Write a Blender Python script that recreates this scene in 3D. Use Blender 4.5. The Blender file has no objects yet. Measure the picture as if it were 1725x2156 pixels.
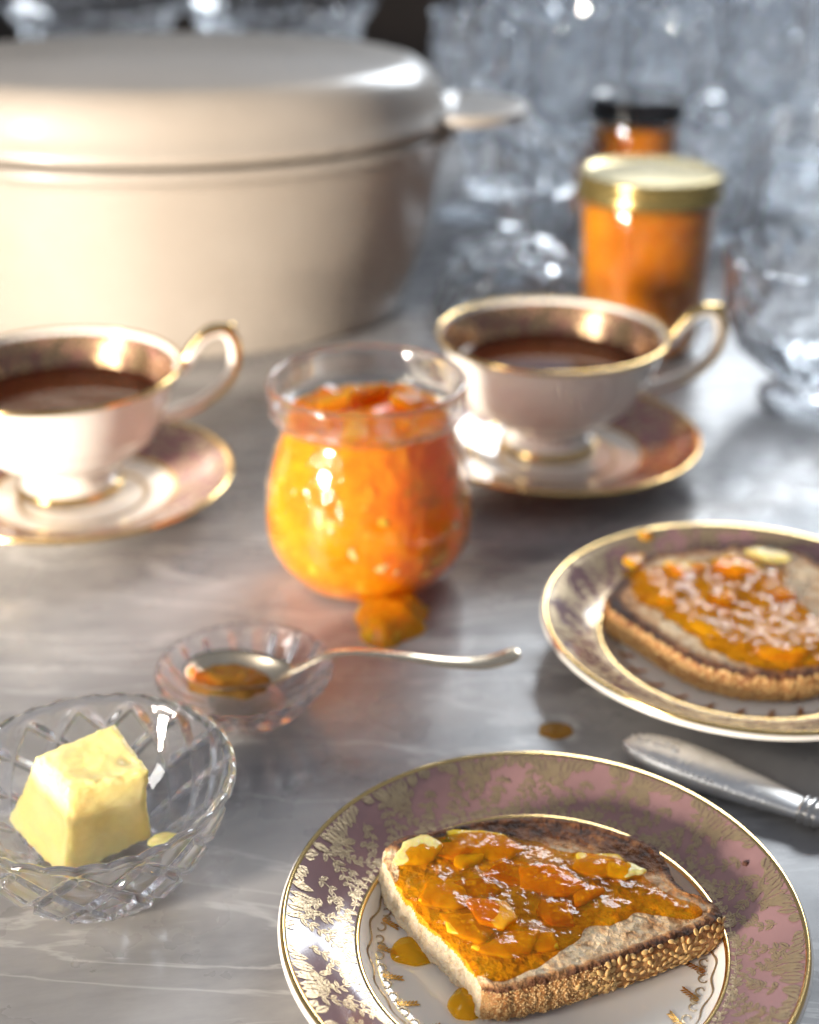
import bpy, bmesh, math, random
from mathutils import Vector, noise, Matrix
import numpy as np
R = math.radians
random.seed(7)
sc = bpy.context.scene
COL = sc.collection

# ------------------------------------------------------------------ camera
cd = bpy.data.cameras.new('camera')
cam = bpy.data.objects.new('camera', cd); COL.objects.link(cam)
cam.location = (0, 0, .29)
cam.rotation_euler = (R(90 - 26.3), 0, 0)
cd.sensor_fit = 'HORIZONTAL'; cd.sensor_width = 24.0; cd.lens = 24.0 * 2900 / 1725
cd.clip_start = .01; cd.clip_end = 60
cd.dof.use_dof = True; cd.dof.focus_distance = .384; cd.dof.aperture_fstop = 5.3
cd.dof.aperture_blades = 0
sc.camera = cam

# ------------------------------------------------------------------ world and lamps
w = bpy.data.worlds.new('World'); sc.world = w; w.use_nodes = True
bg = w.node_tree.nodes['Background']
bg.inputs[0].default_value = (.80, .86, 1.0, 1); bg.inputs[1].default_value = .19

def lamp(name, loc, target, sx, sy, power, col, spread=180):
    l = bpy.data.lights.new(name, 'AREA'); l.shape = 'RECTANGLE'; l.size = sx; l.size_y = sy
    l.energy = power; l.color = col; l.spread = R(spread)
    o = bpy.data.objects.new(name, l); COL.objects.link(o); o.location = loc
    o.rotation_euler = (Vector(target) - Vector(loc)).to_track_quat('-Z', 'Y').to_euler()
    return o
# low warm window light from the left, in front of the table
lamp('warm_window_light', (-1.22, -.47, .245), (-.09, .68, .06), .19, .25, 6.2, (1.0, .885, .755), 54)
# the pale window pane above it
lamp('left_window_light', (-1.55, -.35, .95), (-.02, .50, .04), .36, .60, 9, (1.0, .96, .90))
# broad cool window behind the table, to the right
lamp('back_window_light', (.92, 2.75, 1.43), (.05, .55, 0), 1.25, .85, 50, (.88, .94, 1.0))

sc.render.engine = 'CYCLES'
sc.cycles.use_denoising = True
try: sc.cycles.denoiser = 'OPENIMAGEDENOISE'
except Exception: pass
sc.cycles.use_adaptive_sampling = True; sc.cycles.adaptive_threshold = .035; sc.cycles.adaptive_min_samples = 16
sc.cycles.max_bounces = 14; sc.cycles.transmission_bounces = 13; sc.cycles.transparent_max_bounces = 24
sc.cycles.glossy_bounces = 6; sc.cycles.diffuse_bounces = 4
sc.cycles.caustics_refractive = True; sc.cycles.caustics_reflective = True
sc.cycles.blur_glossy = .6
sc.cycles.sample_clamp_indirect = 10.0
vs = sc.view_settings
vs.view_transform = 'Standard'; vs.look = 'None'; vs.exposure = 0.44; vs.gamma = 1.0
vs.use_curve_mapping = False

# ------------------------------------------------------------------ material helpers
def newmat(name):
    m = bpy.data.materials.new(name); m.use_nodes = True
    nt = m.node_tree
    for n in list(nt.nodes): nt.nodes.remove(n)
    out = nt.nodes.new('ShaderNodeOutputMaterial')
    return m, nt, out
def N(nt, typ, **kw):
    n = nt.nodes.new('ShaderNode' + typ)
    for k, v in kw.items():
        if k == 'i':
            for a, b in v.items(): n.inputs[a].default_value = b
        else: setattr(n, k, v)
    return n
def c4(c): return (c[0], c[1], c[2], 1)
def pbr(name, col, rough=.4, metal=0, coat=0, sss=0, sssr=(.01, .004, .002), ior=1.5, trans=0, bump=None, vary=None, spec=None):
    """bump=(scale, strength, distance); vary=(colour2, scale, lo, hi)"""
    m, nt, out = newmat(name); L = nt.links.new
    p = N(nt, 'BsdfPrincipled')
    p.inputs['Base Color'].default_value = c4(col); p.inputs['Roughness'].default_value = rough
    p.inputs['Metallic'].default_value = metal; p.inputs['IOR'].default_value = ior
    p.inputs['Coat Weight'].default_value = coat; p.inputs['Coat Roughness'].default_value = .04
    p.inputs['Transmission Weight'].default_value = trans
    if spec is not None: p.inputs['Specular IOR Level'].default_value = spec
    if sss:
        p.inputs['Subsurface Weight'].default_value = sss; p.inputs['Subsurface Radius'].default_value = sssr
        p.inputs['Subsurface Scale'].default_value = 1.0
    tc = N(nt, 'TexCoord')
    if vary:
        c2, s, lo, hi = vary
        nz = N(nt, 'TexNoise', i={'Scale': s, 'Detail': 6.0}); L(tc.outputs['Object'], nz.inputs['Vector'])
        mr = N(nt, 'MapRange', i={'From Min': lo, 'From Max': hi}); L(nz.outputs['Fac'], mr.inputs['Value'])
        mx = N(nt, 'Mix', data_type='RGBA'); mx.inputs[6].default_value = c4(col); mx.inputs[7].default_value = c4(c2)
        L(mr.outputs[0], mx.inputs[0]); L(mx.outputs[2], p.inputs['Base Color'])
    if bump:
        s, st, d = bump
        nz = N(nt, 'TexNoise', i={'Scale': s, 'Detail': 5.0}); L(tc.outputs['Object'], nz.inputs['Vector'])
        b = N(nt, 'Bump', i={'Strength': st, 'Distance': d}); L(nz.outputs['Fac'], b.inputs['Height'])
        L(b.outputs[0], p.inputs['Normal'])
    L(p.outputs[0], out.inputs[0])
    return m
def crystal_mat(name, tint=(.97, .985, 1), clear=.25, rough=0.0):
    m, nt, out = newmat(name); L = nt.links.new
    g = N(nt, 'BsdfGlass', i={'Color': c4(tint), 'Roughness': rough, 'IOR': 1.53})
    t = N(nt, 'BsdfTransparent', i={'Color': c4((.97, .98, .99))})
    mx = N(nt, 'MixShader', i={0: clear}); L(g.outputs[0], mx.inputs[1]); L(t.outputs[0], mx.inputs[2])
    L(mx.outputs[0], out.inputs[0]); return m
def schlick(nt, normal=None, f0=.04):
    L = nt.links.new; ge = N(nt, 'NewGeometry')
    d = N(nt, 'VectorMath', operation='DOT_PRODUCT'); L(ge.outputs['Incoming'], d.inputs[0]); L(normal if normal else ge.outputs['Normal'], d.inputs[1])
    a = N(nt, 'Math', operation='ABSOLUTE'); L(d.outputs['Value'], a.inputs[0])
    o = N(nt, 'Math', operation='SUBTRACT', i={0: 1.0}); L(a.outputs[0], o.inputs[1])
    q = N(nt, 'Math', operation='POWER', i={1: 5.0}); L(o.outputs[0], q.inputs[0])
    m = N(nt, 'Math', operation='MULTIPLY_ADD', i={1: 1 - f0, 2: f0}); L(q.outputs[0], m.inputs[0])
    m.use_clamp = True
    return m.outputs[0]
def thin_glass_mat(name):
    m, nt, out = newmat(name); L = nt.links.new
    g = N(nt, 'BsdfGlossy', i={'Color': (1, 1, 1, 1), 'Roughness': .015})
    t = N(nt, 'BsdfTransparent', i={'Color': c4((.97, .975, .97))})
    tc = N(nt, 'TexCoord'); nz = N(nt, 'TexNoise', i={'Scale': 60.0, 'Detail': 2.0}); L(tc.outputs['Object'], nz.inputs['Vector'])
    b = N(nt, 'Bump', i={'Strength': .35, 'Distance': .002}); L(nz.outputs['Fac'], b.inputs['Height'])
    L(b.outputs[0], g.inputs['Normal'])
    mx = N(nt, 'MixShader'); L(schlick(nt, b.outputs[0]), mx.inputs[0]); L(t.outputs[0], mx.inputs[1]); L(g.outputs[0], mx.inputs[2])
    L(mx.outputs[0], out.inputs[0]); return m
def jelly_mat(name, col, tint, clear, col2=None, scale=90, bst=.6, bsc=420.0, bdist=.0011):
    m, nt, out = newmat(name); L = nt.links.new
    p = N(nt, 'BsdfPrincipled', i={'Base Color': c4(col), 'Roughness': .5, 'Specular IOR Level': 0.0,
        'Subsurface Weight': .75, 'Subsurface Radius': (.012, .005, .001), 'Subsurface Scale': 1.0, 'IOR': 1.42})
    tc = N(nt, 'TexCoord')
    nz = N(nt, 'TexNoise', i={'Scale': scale, 'Detail': 5.0}); L(tc.outputs['Object'], nz.inputs['Vector'])
    if col2:
        mr = N(nt, 'MapRange', i={'From Min': .4, 'From Max': .62}); L(nz.outputs['Fac'], mr.inputs['Value'])
        mx = N(nt, 'Mix', data_type='RGBA'); mx.inputs[6].default_value = c4(col); mx.inputs[7].default_value = c4(col2)
        L(mr.outputs[0], mx.inputs[0]); L(mx.outputs[2], p.inputs['Base Color'])
    n2 = N(nt, 'TexNoise', i={'Scale': bsc, 'Detail': 3.0}); L(tc.outputs['Object'], n2.inputs['Vector'])
    b = N(nt, 'Bump', i={'Strength': bst, 'Distance': bdist}); L(n2.outputs['Fac'], b.inputs['Height'])
    L(b.outputs[0], p.inputs['Normal'])
    t = N(nt, 'BsdfTransparent', i={'Color': c4(tint)})
    ms = N(nt, 'MixShader', i={0: clear}); L(p.outputs[0], ms.inputs[1]); L(t.outputs[0], ms.inputs[2])
    g = N(nt, 'BsdfGlossy', i={'Roughness': .035}); L(b.outputs[0], g.inputs['Normal'])
    mg = N(nt, 'MixShader'); L(schlick(nt, b.outputs[0], .024), mg.inputs[0]); L(ms.outputs[0], mg.inputs[1]); L(g.outputs[0], mg.inputs[2])
    L(mg.outputs[0], out.inputs[0]); return m
def gilt_mat(name, c1, gold, scale, lo=.47, hi=.53, rough=.3):
    """coloured glaze with printed gold foliage too small to build"""
    m, nt, out = newmat(name); L = nt.links.new
    tc = N(nt, 'TexCoord')
    vo = N(nt, 'TexNoise', i={'Scale': scale, 'Detail': 4.0, 'Distortion': 1.5}); L(tc.outputs['Object'], vo.inputs['Vector'])
    mr = N(nt, 'MapRange', i={'From Min': lo, 'From Max': hi}); L(vo.outputs['Fac'], mr.inputs['Value'])
    p = N(nt, 'BsdfPrincipled', i={'Roughness': .12, 'Coat Weight': .3})
    mx = N(nt, 'Mix', data_type='RGBA'); mx.inputs[6].default_value = c4(c1); mx.inputs[7].default_value = c4(gold)
    L(mr.outputs[0], mx.inputs[0]); L(mx.outputs[2], p.inputs['Base Color']); L(mr.outputs[0], p.inputs['Metallic'])
    m2 = N(nt, 'MapRange', i={'To Min': .12, 'To Max': rough}); L(mr.outputs[0], m2.inputs['Value']); L(m2.outputs[0], p.inputs['Roughness'])
    L(p.outputs[0], out.inputs[0]); return m

def marble_mat():
    m, nt, out = newmat('grey_marble'); L = nt.links.new
    tc = N(nt, 'TexCoord')
    mp = N(nt, 'Mapping', i={'Scale': (1.8, 3.8, 1), 'Rotation': (0, 0, R(7))}); L(tc.outputs['Object'], mp.inputs['Vector'])
    a = N(nt, 'TexNoise', i={'Scale': 3.2, 'Detail': 9.0, 'Roughness': .62, 'Distortion': .9}); L(mp.outputs[0], a.inputs['Vector'])
    r1 = N(nt, 'ValToRGB'); e = r1.color_ramp.elements
    e[0].position = .28; e[0].color = (.16, .158, .16, 1); e[1].position = .74; e[1].color = (.42, .407, .40, 1)
    for p_, c in ((.42, (.225, .222, .226, 1)), (.52, (.295, .288, .287, 1)), (.6, (.345, .335, .33, 1))):
        q = r1.color_ramp.elements.new(p_); q.color = c
    L(a.outputs['Fac'], r1.inputs[0])
    mp2 = N(nt, 'Mapping', i={'Scale': (2.0, 9.0, 1), 'Rotation': (0, 0, R(-9)), 'Location': (3, 1, 0)}); L(tc.outputs['Object'], mp2.inputs['Vector'])
    v = N(nt, 'TexNoise', i={'Scale': 2.6, 'Detail': 6.0, 'Roughness': .55, 'Distortion': 1.6}); L(mp2.outputs[0], v.inputs['Vector'])
    sb = N(nt, 'Math', operation='SUBTRACT', i={1: .5}); L(v.outputs['Fac'], sb.inputs[0])
    ab = N(nt, 'Math', operation='ABSOLUTE'); L(sb.outputs[0], ab.inputs[0])
    mr = N(nt, 'MapRange', i={'From Min': .0, 'From Max': .022, 'To Min': .5, 'To Max': 0.0}); L(ab.outputs[0], mr.inputs['Value'])
    mx = N(nt, 'Mix', data_type='RGBA'); mx.inputs[7].default_value = (.56, .55, .54, 1)
    L(mr.outputs[0], mx.inputs[0]); L(r1.outputs[0], mx.inputs[6])
    # brown-grey cloudy stains
    s = N(nt, 'TexNoise', i={'Scale': 9.0, 'Detail': 4.0}); L(tc.outputs['Object'], s.inputs['Vector'])
    ms = N(nt, 'MapRange', i={'From Min': .5, 'From Max': .75, 'To Max': .45}); L(s.outputs['Fac'], ms.inputs['Value'])
    mx2 = N(nt, 'Mix', data_type='RGBA'); mx2.inputs[7].default_value = (.20, .175, .15, 1)
    L(ms.outputs[0], mx2.inputs[0]); L(mx.outputs[2], mx2.inputs[6])
    p = N(nt, 'BsdfPrincipled', i={'Roughness': .3}); L(mx2.outputs[2], p.inputs['Base Color'])
    rn = N(nt, 'TexNoise', i={'Scale': 40.0, 'Detail': 6.0}); L(tc.outputs['Object'], rn.inputs['Vector'])
    rr = N(nt, 'MapRange', i={'From Min': .3, 'From Max': .7, 'To Min': .2, 'To Max': .42}); L(rn.outputs['Fac'], rr.inputs['Value'])
    L(rr.outputs[0], p.inputs['Roughness'])
    b = N(nt, 'Bump', i={'Strength': .12, 'Distance': .0008}); L(rn.outputs['Fac'], b.inputs['Height']); L(b.outputs[0], p.inputs['Normal'])
    L(p.outputs[0], out.inputs[0]); return m

def crumb_mat():
    m, nt, out = newmat('toast_crumb'); L = nt.links.new
    tc = N(nt, 'TexCoord')
    at = N(nt, 'Attribute', attribute_name='brown')
    nz = N(nt, 'TexNoise', i={'Scale': 260.0, 'Detail': 6.0}); L(tc.outputs['Object'], nz.inputs['Vector'])
    ad = N(nt, 'Math', operation='ADD'); L(at.outputs['Fac'], ad.inputs[0])
    m3 = N(nt, 'MapRange', i={'From Min': .3, 'From Max': .7, 'To Min': -.16, 'To Max': .2}); L(nz.outputs['Fac'], m3.inputs['Value']); L(m3.outputs[0], ad.inputs[1])
    r = N(nt, 'ValToRGB'); e = r.color_ramp.elements
    e[0].position = 0; e[0].color = (.70, .57, .40, 1); e[1].position = 1; e[1].color = (.035, .012, .005, 1)
    for p_, c in ((.25, (.66, .50, .31, 1)), (.5, (.43, .22, .085, 1)), (.75, (.17, .06, .018, 1))):
        q = r.color_ramp.elements.new(p_); q.color = c
    L(ad.outputs[0], r.inputs[0])
    p = N(nt, 'BsdfPrincipled', i={'Roughness': .75, 'Subsurface Weight': .25, 'Subsurface Radius': (.003, .002, .001), 'Subsurface Scale': 1.0})
    L(r.outputs[0], p.inputs['Base Color'])
    n2 = N(nt, 'TexNoise', i={'Scale': 700.0, 'Detail': 4.0}); L(tc.outputs['Object'], n2.inputs['Vector'])
    vo = N(nt, 'TexVoronoi', i={'Scale': 300.0, 'Randomness': 1.0}); L(tc.outputs['Object'], vo.inputs['Vector'])
    mm = N(nt, 'Math', operation='ADD'); L(n2.outputs['Fac'], mm.inputs[0]); L(vo.outputs['Distance'], mm.inputs[1])
    b = N(nt, 'Bump', i={'Strength': 1.0, 'Distance': .0015}); L(mm.outputs[0], b.inputs['Height']); L(b.outputs[0], p.inputs['Normal'])
    L(p.outputs[0], out.inputs[0]); return m
def crust_mat():
    m, nt, out = newmat('toast_crust'); L = nt.links.new
    tc = N(nt, 'TexCoord'); at = N(nt, 'Attribute', attribute_name='brown')
    nz = N(nt, 'TexNoise', i={'Scale': 330.0, 'Detail': 7.0, 'Roughness': .65}); L(tc.outputs['Object'], nz.inputs['Vector'])
    m3 = N(nt, 'MapRange', i={'From Min': .3, 'From Max': .7, 'To Min': -.26, 'To Max': .26}); L(nz.outputs['Fac'], m3.inputs['Value'])
    ad = N(nt, 'Math', operation='ADD'); L(at.outputs['Fac'], ad.inputs[0]); L(m3.outputs[0], ad.inputs[1])
    r = N(nt, 'ValToRGB'); e = r.color_ramp.elements
    e[0].position = 0; e[0].color = (.62, .36, .15, 1); e[1].position = 1; e[1].color = (.04, .013, .005, 1)
    for p_, c in ((.3, (.50, .24, .075, 1)), (.6, (.30, .11, .03, 1)), (.8, (.14, .045, .014, 1))):
        q = r.color_ramp.elements.new(p_); q.color = c
    L(ad.outputs[0], r.inputs[0])
    p = N(nt, 'BsdfPrincipled', i={'Roughness': .55}); L(r.outputs[0], p.inputs['Base Color'])
    n2 = N(nt, 'TexNoise', i={'Scale': 850.0, 'Detail': 4.0}); L(tc.outputs['Object'], n2.inputs['Vector'])
    b = N(nt, 'Bump', i={'Strength': .9, 'Distance': .0008}); L(n2.outputs['Fac'], b.inputs['Height']); L(b.outputs[0], p.inputs['Normal'])
    L(p.outputs[0], out.inputs[0]); return m

M = {}
M['marble'] = marble_mat()
M['wall'] = pbr('pale_wall', (.66, .74, .84), .8, vary=((.6, .68, .78), 2.0, .4, .6))
M['floor'] = pbr('dark_floor', (.05, .035, .026), .5, vary=((.03, .024, .02), 2.0, .4, .6))
M['wood'] = pbr('dark_wood', (.045, .026, .016), .5, vary=((.02, .013, .01), 5.0, .4, .6))
M['enamel'] = pbr('cream_enamel', (.40, .355, .305), .33, coat=.2, bump=(9, .16, .01), vary=((.355, .31, .26), 9, .4, .62))
M['porcelain'] = pbr('white_porcelain', (.84, .80, .74), .07, coat=.4, sss=.15, sssr=(.004, .003, .002))
M['mauve'] = pbr('mauve_glaze', (.285, .165, .165), .14, coat=.2, vary=((.25, .145, .145), 60, .4, .6))
M['gold'] = pbr('polished_gold', (.86, .60, .25), .16, 1)
M['gold_print'] = pbr('gilded_print', (.42, .315, .20), .34, .65, bump=(900, .35, .0004), vary=((.47, .355, .21), 500, .4, .6))
M['gold_dark'] = pbr('orange_gold_print', (.62, .34, .09), .3, 1)
M['gilt_mauve'] = gilt_mat('mauve_glaze_with_gilding', (.30, .14, .14), (.50, .38, .25), 170, .52, .58)
M['gilt_dark'] = gilt_mat('cup_lining_with_gilding', (.27, .12, .10), (.55, .37, .2), 120, .40, .56, .28)
M['tea'] = pbr('black_tea', (.105, .019, .003), .03, ior=1.33, vary=((.12, .023, .004), 20, .4, .6))
M['crystal'] = crystal_mat('cut_crystal', (.99, .99, 1), clear=.12)
M['crystal_far'] = crystal_mat('cut_crystal_glassware', (.98, .99, 1), clear=.03, rough=.0)
M['glass'] = thin_glass_mat('jar_glass')
M['thickglass'] = crystal_mat('pressed_glass', (.98, .975, .965), clear=.35)
M['jar_jelly'] = jelly_mat('marmalade_in_jar', (.97, .225, .003), (1, .45, .03), .22, (1.0, .33, .008), 85, .4, 190, .003)
M['dark_jelly'] = jelly_mat('dark_marmalade_in_jar', (.42, .125, .004), (1, .5, .1), .08, (.56, .19, .008), 45)
M['jelly'] = jelly_mat('marmalade_spread', (.52, .28, .008), (.90, .60, .06), .89, (.82, .48, .025), 55, .3)
M['spill'] = jelly_mat('spilled_marmalade', (.92, .29, .006), (1, .5, .05), .25, (.88, .38, .014), 90, .45)
M['drop'] = jelly_mat('marmalade_drop', (.98, .48, .02), (1, .72, .10), .80, None, 90, .15)
M['peel_o'] = jelly_mat('orange_peel', (.90, .36, .016), (1, .55, .06), .25, (.80, .28, .012), 160)
M['peel_d'] = jelly_mat('dark_orange_peel', (.58, .25, .012), (1, .55, .06), .45, (.66, .30, .014), 160)
M['peel_y'] = jelly_mat('yellow_peel', (.92, .52, .05), (1, .75, .2), .2, (.95, .42, .02), 140)
M['peel_c'] = jelly_mat('pale_pith', (.95, .66, .26), (1, .9, .5), .15)
M['crumb'] = crumb_mat(); M['crust'] = crust_mat()
M['seed'] = pbr('sesame', (.80, .55, .24), .42, sss=.2, sssr=(.001, .0006, .0003), vary=((.58, .32, .1), 500, .35, .65))
M['bran'] = pbr('bran', (.62, .38, .15), .7, vary=((.78, .55, .27), 900, .4, .6))
M['butter'] = pbr('butter', (.96, .75, .28), .38, sss=.5, sssr=(.006, .004, .0015), bump=(140, .25, .001), vary=((.96, .82, .42), 50, .4, .65))
M['silver'] = pbr('silver', (.90, .88, .85), .27, 1, bump=(300, .1, .0005), vary=((.7, .67, .62), 120, .45, .7))
M['knife_silver'] = pbr('worn_silver', (.95, .94, .92), .46, 1, bump=(300, .1, .0005), vary=((.8, .78, .74), 120, .45, .7))
M['spoon_silver'] = pbr('warm_lit_silver', (.90, .77, .58), .25, 1, vary=((.8, .66, .48), 120, .45, .7))  # plain silver; the warm light it reflects is tinted into the base colours
M['lid_gold'] = pbr('gold_lacquer_lid', (.34, .265, .10), .22, .8)
M['lid_black'] = pbr('black_lacquer_lid', (.012, .013, .016), .12, spec=.25)
M['stain'] = jelly_mat('dried_marmalade_spot', (.45, .22, .03), (.9, .6, .2), .55)

# ------------------------------------------------------------------ object helpers
def link(name, verts, faces, mat, parent=None, smooth=True, loc=None, attr=None):
    me = bpy.data.meshes.new(name)
    me.from_pydata([tuple(v) for v in verts], [], faces); me.update()
    if attr is not None:
        a = me.attributes.new('brown', 'FLOAT', 'POINT'); a.data.foreach_set('value', attr)
    me.polygons.foreach_set('use_smooth', [smooth] * len(me.polygons))
    me.materials.append(mat)
    o = bpy.data.objects.new(name, me); COL.objects.link(o)
    if parent: o.parent = parent
    if loc: o.location = loc
    return o
def tag(o, label, cat, group=None):
    o['label'] = label; o['category'] = cat
    if group: o['group'] = group
    return o
def thing(name, label, cat, loc=(0, 0, 0), rz=0, group=None, sc_=1):
    o = bpy.data.objects.new(name, None); COL.objects.link(o); o.empty_display_size = .01
    o.location = loc; o.rotation_euler = (0, 0, rz); o.scale = (sc_,) * 3
    return tag(o, label, cat, group)
def copy_tree(o, parent=None):
    c = o.copy(); COL.objects.link(c); c.parent = parent
    for ch in list(o.children): copy_tree(ch, c)
    return c
def resample(prof, step):
    """Catmull-Rom through the profile points"""
    pts = [Vector((p[0], p[1])) for p in prof]; out = []
    for i in range(len(pts) - 1):
        p0 = pts[max(i - 1, 0)]; p1 = pts[i]; p2 = pts[i + 1]; p3 = pts[min(i + 2, len(pts) - 1)]
        n = max(1, int((p2 - p1).length / step))
        for k in range(n):
            t = k / n
            q = .5 * ((2 * p1) + (p2 - p0) * t + (2 * p0 - 5 * p1 + 4 * p2 - p3) * t * t + (3 * p1 - p0 - 3 * p2 + p3) * t ** 3)
            out.append((max(q.x, 0), q.y))
    out.append((pts[-1].x, pts[-1].y)); return out
def lathe_data(prof, n=96, mod=None, sx=1, sy=1):
    vs_, fs, rows = [], [], []
    for i, (r, z) in enumerate(prof):
        if r < 1e-6:
            rows.append([len(vs_)]); vs_.append((0, 0, z))
        else:
            row = []
            for j in range(n):
                a = 2 * math.pi * j / n; rr, zz = (mod(i, r, z, a) if mod else (r, z))
                row.append(len(vs_)); vs_.append((rr * math.cos(a) * sx, rr * math.sin(a) * sy, zz))
            rows.append(row)
    for a, b in zip(rows[:-1], rows[1:]):
        if len(a) == 1 and len(b) == 1: continue
        for j in range(n):
            k = (j + 1) % n
            if len(a) == 1: fs.append((a[0], b[k], b[j]))
            elif len(b) == 1: fs.append((a[j], a[k], b[0]))
            else: fs.append((a[j], a[k], b[k], b[j]))
    return vs_, fs
def lathe(name, prof, mat, parent=None, n=96, mod=None, smooth=True, loc=None, sx=1, sy=1):
    v, f = lathe_data(prof, n, mod, sx, sy); return link(name, v, f, mat, parent, smooth, loc)
def spline(pts, m=12):
    P = [Vector(p) for p in pts]; out = []
    for i in range(len(P) - 1):
        p0 = P[max(i - 1, 0)]; p1 = P[i]; p2 = P[i + 1]; p3 = P[min(i + 2, len(P) - 1)]
        for k in range(m):
            t = k / m
            out.append(.5 * ((2 * p1) + (p2 - p0) * t + (2 * p0 - 5 * p1 + 4 * p2 - p3) * t * t + (3 * p1 - p0 - 3 * p2 + p3) * t ** 3))
    out.append(P[-1]); return out
def tube_data(path, rad, nseg=12, up=Vector((0, 1, 0)), flat=1.0):
    """rad: fn(t) or number; flat scales the radius along 'up'"""
    v, f = [], []; n = len(path)
    for i, p in enumerate(path):
        d = (path[min(i + 1, n - 1)] - path[max(i - 1, 0)]).normalized()
        s = d.cross(up).normalized(); u2 = s.cross(d).normalized()
        r = rad(i / (n - 1)) if callable(rad) else rad
        for k in range(nseg):
            a = 2 * math.pi * k / nseg
            v.append(p + s * math.cos(a) * r + u2 * math.sin(a) * r * flat)
    for i in range(n - 1):
        for k in range(nseg):
            k2 = (k + 1) % nseg
            f.append((i * nseg + k, i * nseg + k2, (i + 1) * nseg + k2, (i + 1) * nseg + k))
    f.append(tuple(range(nseg - 1, -1, -1))); f.append(tuple((n - 1) * nseg + k for k in range(nseg)))
    return v, f
def tube(name, path, rad, mat, parent=None, **k):
    v, f = tube_data(path, rad, **k); return link(name, v, f, mat, parent)
def nz3(x, y, z=0, s=1): return noise.noise(Vector((x * s, y * s, z * s)))
def smooth01(a, b, x):
    t = min(1, max(0, (x - a) / (b - a))); return t * t * (3 - 2 * t)

# ------------------------------------------------------------------ setting
def box(name, x0, x1, y0, y1, z0, z1, mat):
    v = [(x0, y0, z0), (x1, y0, z0), (x1, y1, z0), (x0, y1, z0), (x0, y0, z1), (x1, y0, z1), (x1, y1, z1), (x0, y1, z1)]
    f = [(3, 2, 1, 0), (4, 5, 6, 7), (0, 1, 5, 4), (1, 2, 6, 5), (2, 3, 7, 6), (3, 0, 4, 7)]
    return link(name, v, f, mat, smooth=False)
tb = box('table_top', -1.3, 1.5, -.35, 1.95, -.03, 0, M['marble']); tb['kind'] = 'structure'
bw = box('background_wall', -3, 4, 3.2, 3.25, -1.0, 1.2, M['wall']); bw['kind'] = 'structure'
fl = box('floor', -3, 4, -.5, 3.2, -1.02, -1.0, M['floor']); fl['kind'] = 'structure'
dw = box('dark_wall', -2.0, .10, 2.75, 3.15, -1.0, .5, M['wood']); dw['kind'] = 'structure'

# ------------------------------------------------------------------ cooking pot
PA, PB = .186, .150
pot = thing('cooking_pot', 'large cream enamel cooking pot with a flat-topped lid, behind the left teacup', 'pot', (-.155, .914, 0))
k = PB / PA
body = resample([(0, .001), (.134, .0005), (.1480, .005), (.1565, .022), (.1665, .055), (.1742, .09), (.1795, .112)], .006)
body += [(.1815, .1135), (.1855, .1145), (.1862, .117), (.1855, .1195), (.183, .1205), (.174, .1205), (.171, .112), (.162, .06), (.143, .012), (0, .009)]
lathe('body', body, M['enamel'], pot, 160, sy=k)
lid = resample([(.1725, .1225), (.1800, .1225), (.1838, .1240), (.1846, .1268), (.1832, .1296), (.1795, .1326), (.1762, .1395), (.1722, .1480), (.1668, .1550), (.1605, .1592), (.1530, .1612), (.10, .1650), (.05, .1670), (0, .1676)], .004)
lathe('lid', lid, M['enamel'], pot, 160, sy=k)
# side lug
def lug(x0, x1, hw0, hw1, z, th, sign):
    pts = []
    for t in [i / 24 for i in range(25)]:
        a = -math.pi / 2 + math.pi * t
        pts.append((x0 + (x1 - x0) * (math.cos(a) ** .55 if math.cos(a) > 1e-6 else 0), (hw1 + (hw0 - hw1) * (1 - abs(math.cos(a)))) * math.sin(a)))
    v, f = [], []; n = len(pts)
    for zz, off in ((z - th, -.001), (z - th * .6, 0), (z + th * .6, 0), (z + th, -.0012), (z + th * .55, -.006)):
        for x, y in pts: v.append((sign * (x + off), y * (1 + off * 12), zz))
    for r in range(4):
        for i in range(n - 1): f.append((r * n + i, r * n + i + 1, (r + 1) * n + i + 1, (r + 1) * n + i))
        f.append((r * n + n - 1, r * n, (r + 1) * n, (r + 1) * n + n - 1))
    f.append(tuple(range(n - 1, -1, -1))); f.append(tuple(range(4 * n, 5 * n)))
    return v, f
for s in (1, -1):
    v, f = lug(.176, .232, .048, .036, .1290, .0034, s); link('lug_handle', v, f, M['enamel'], pot)

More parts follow.
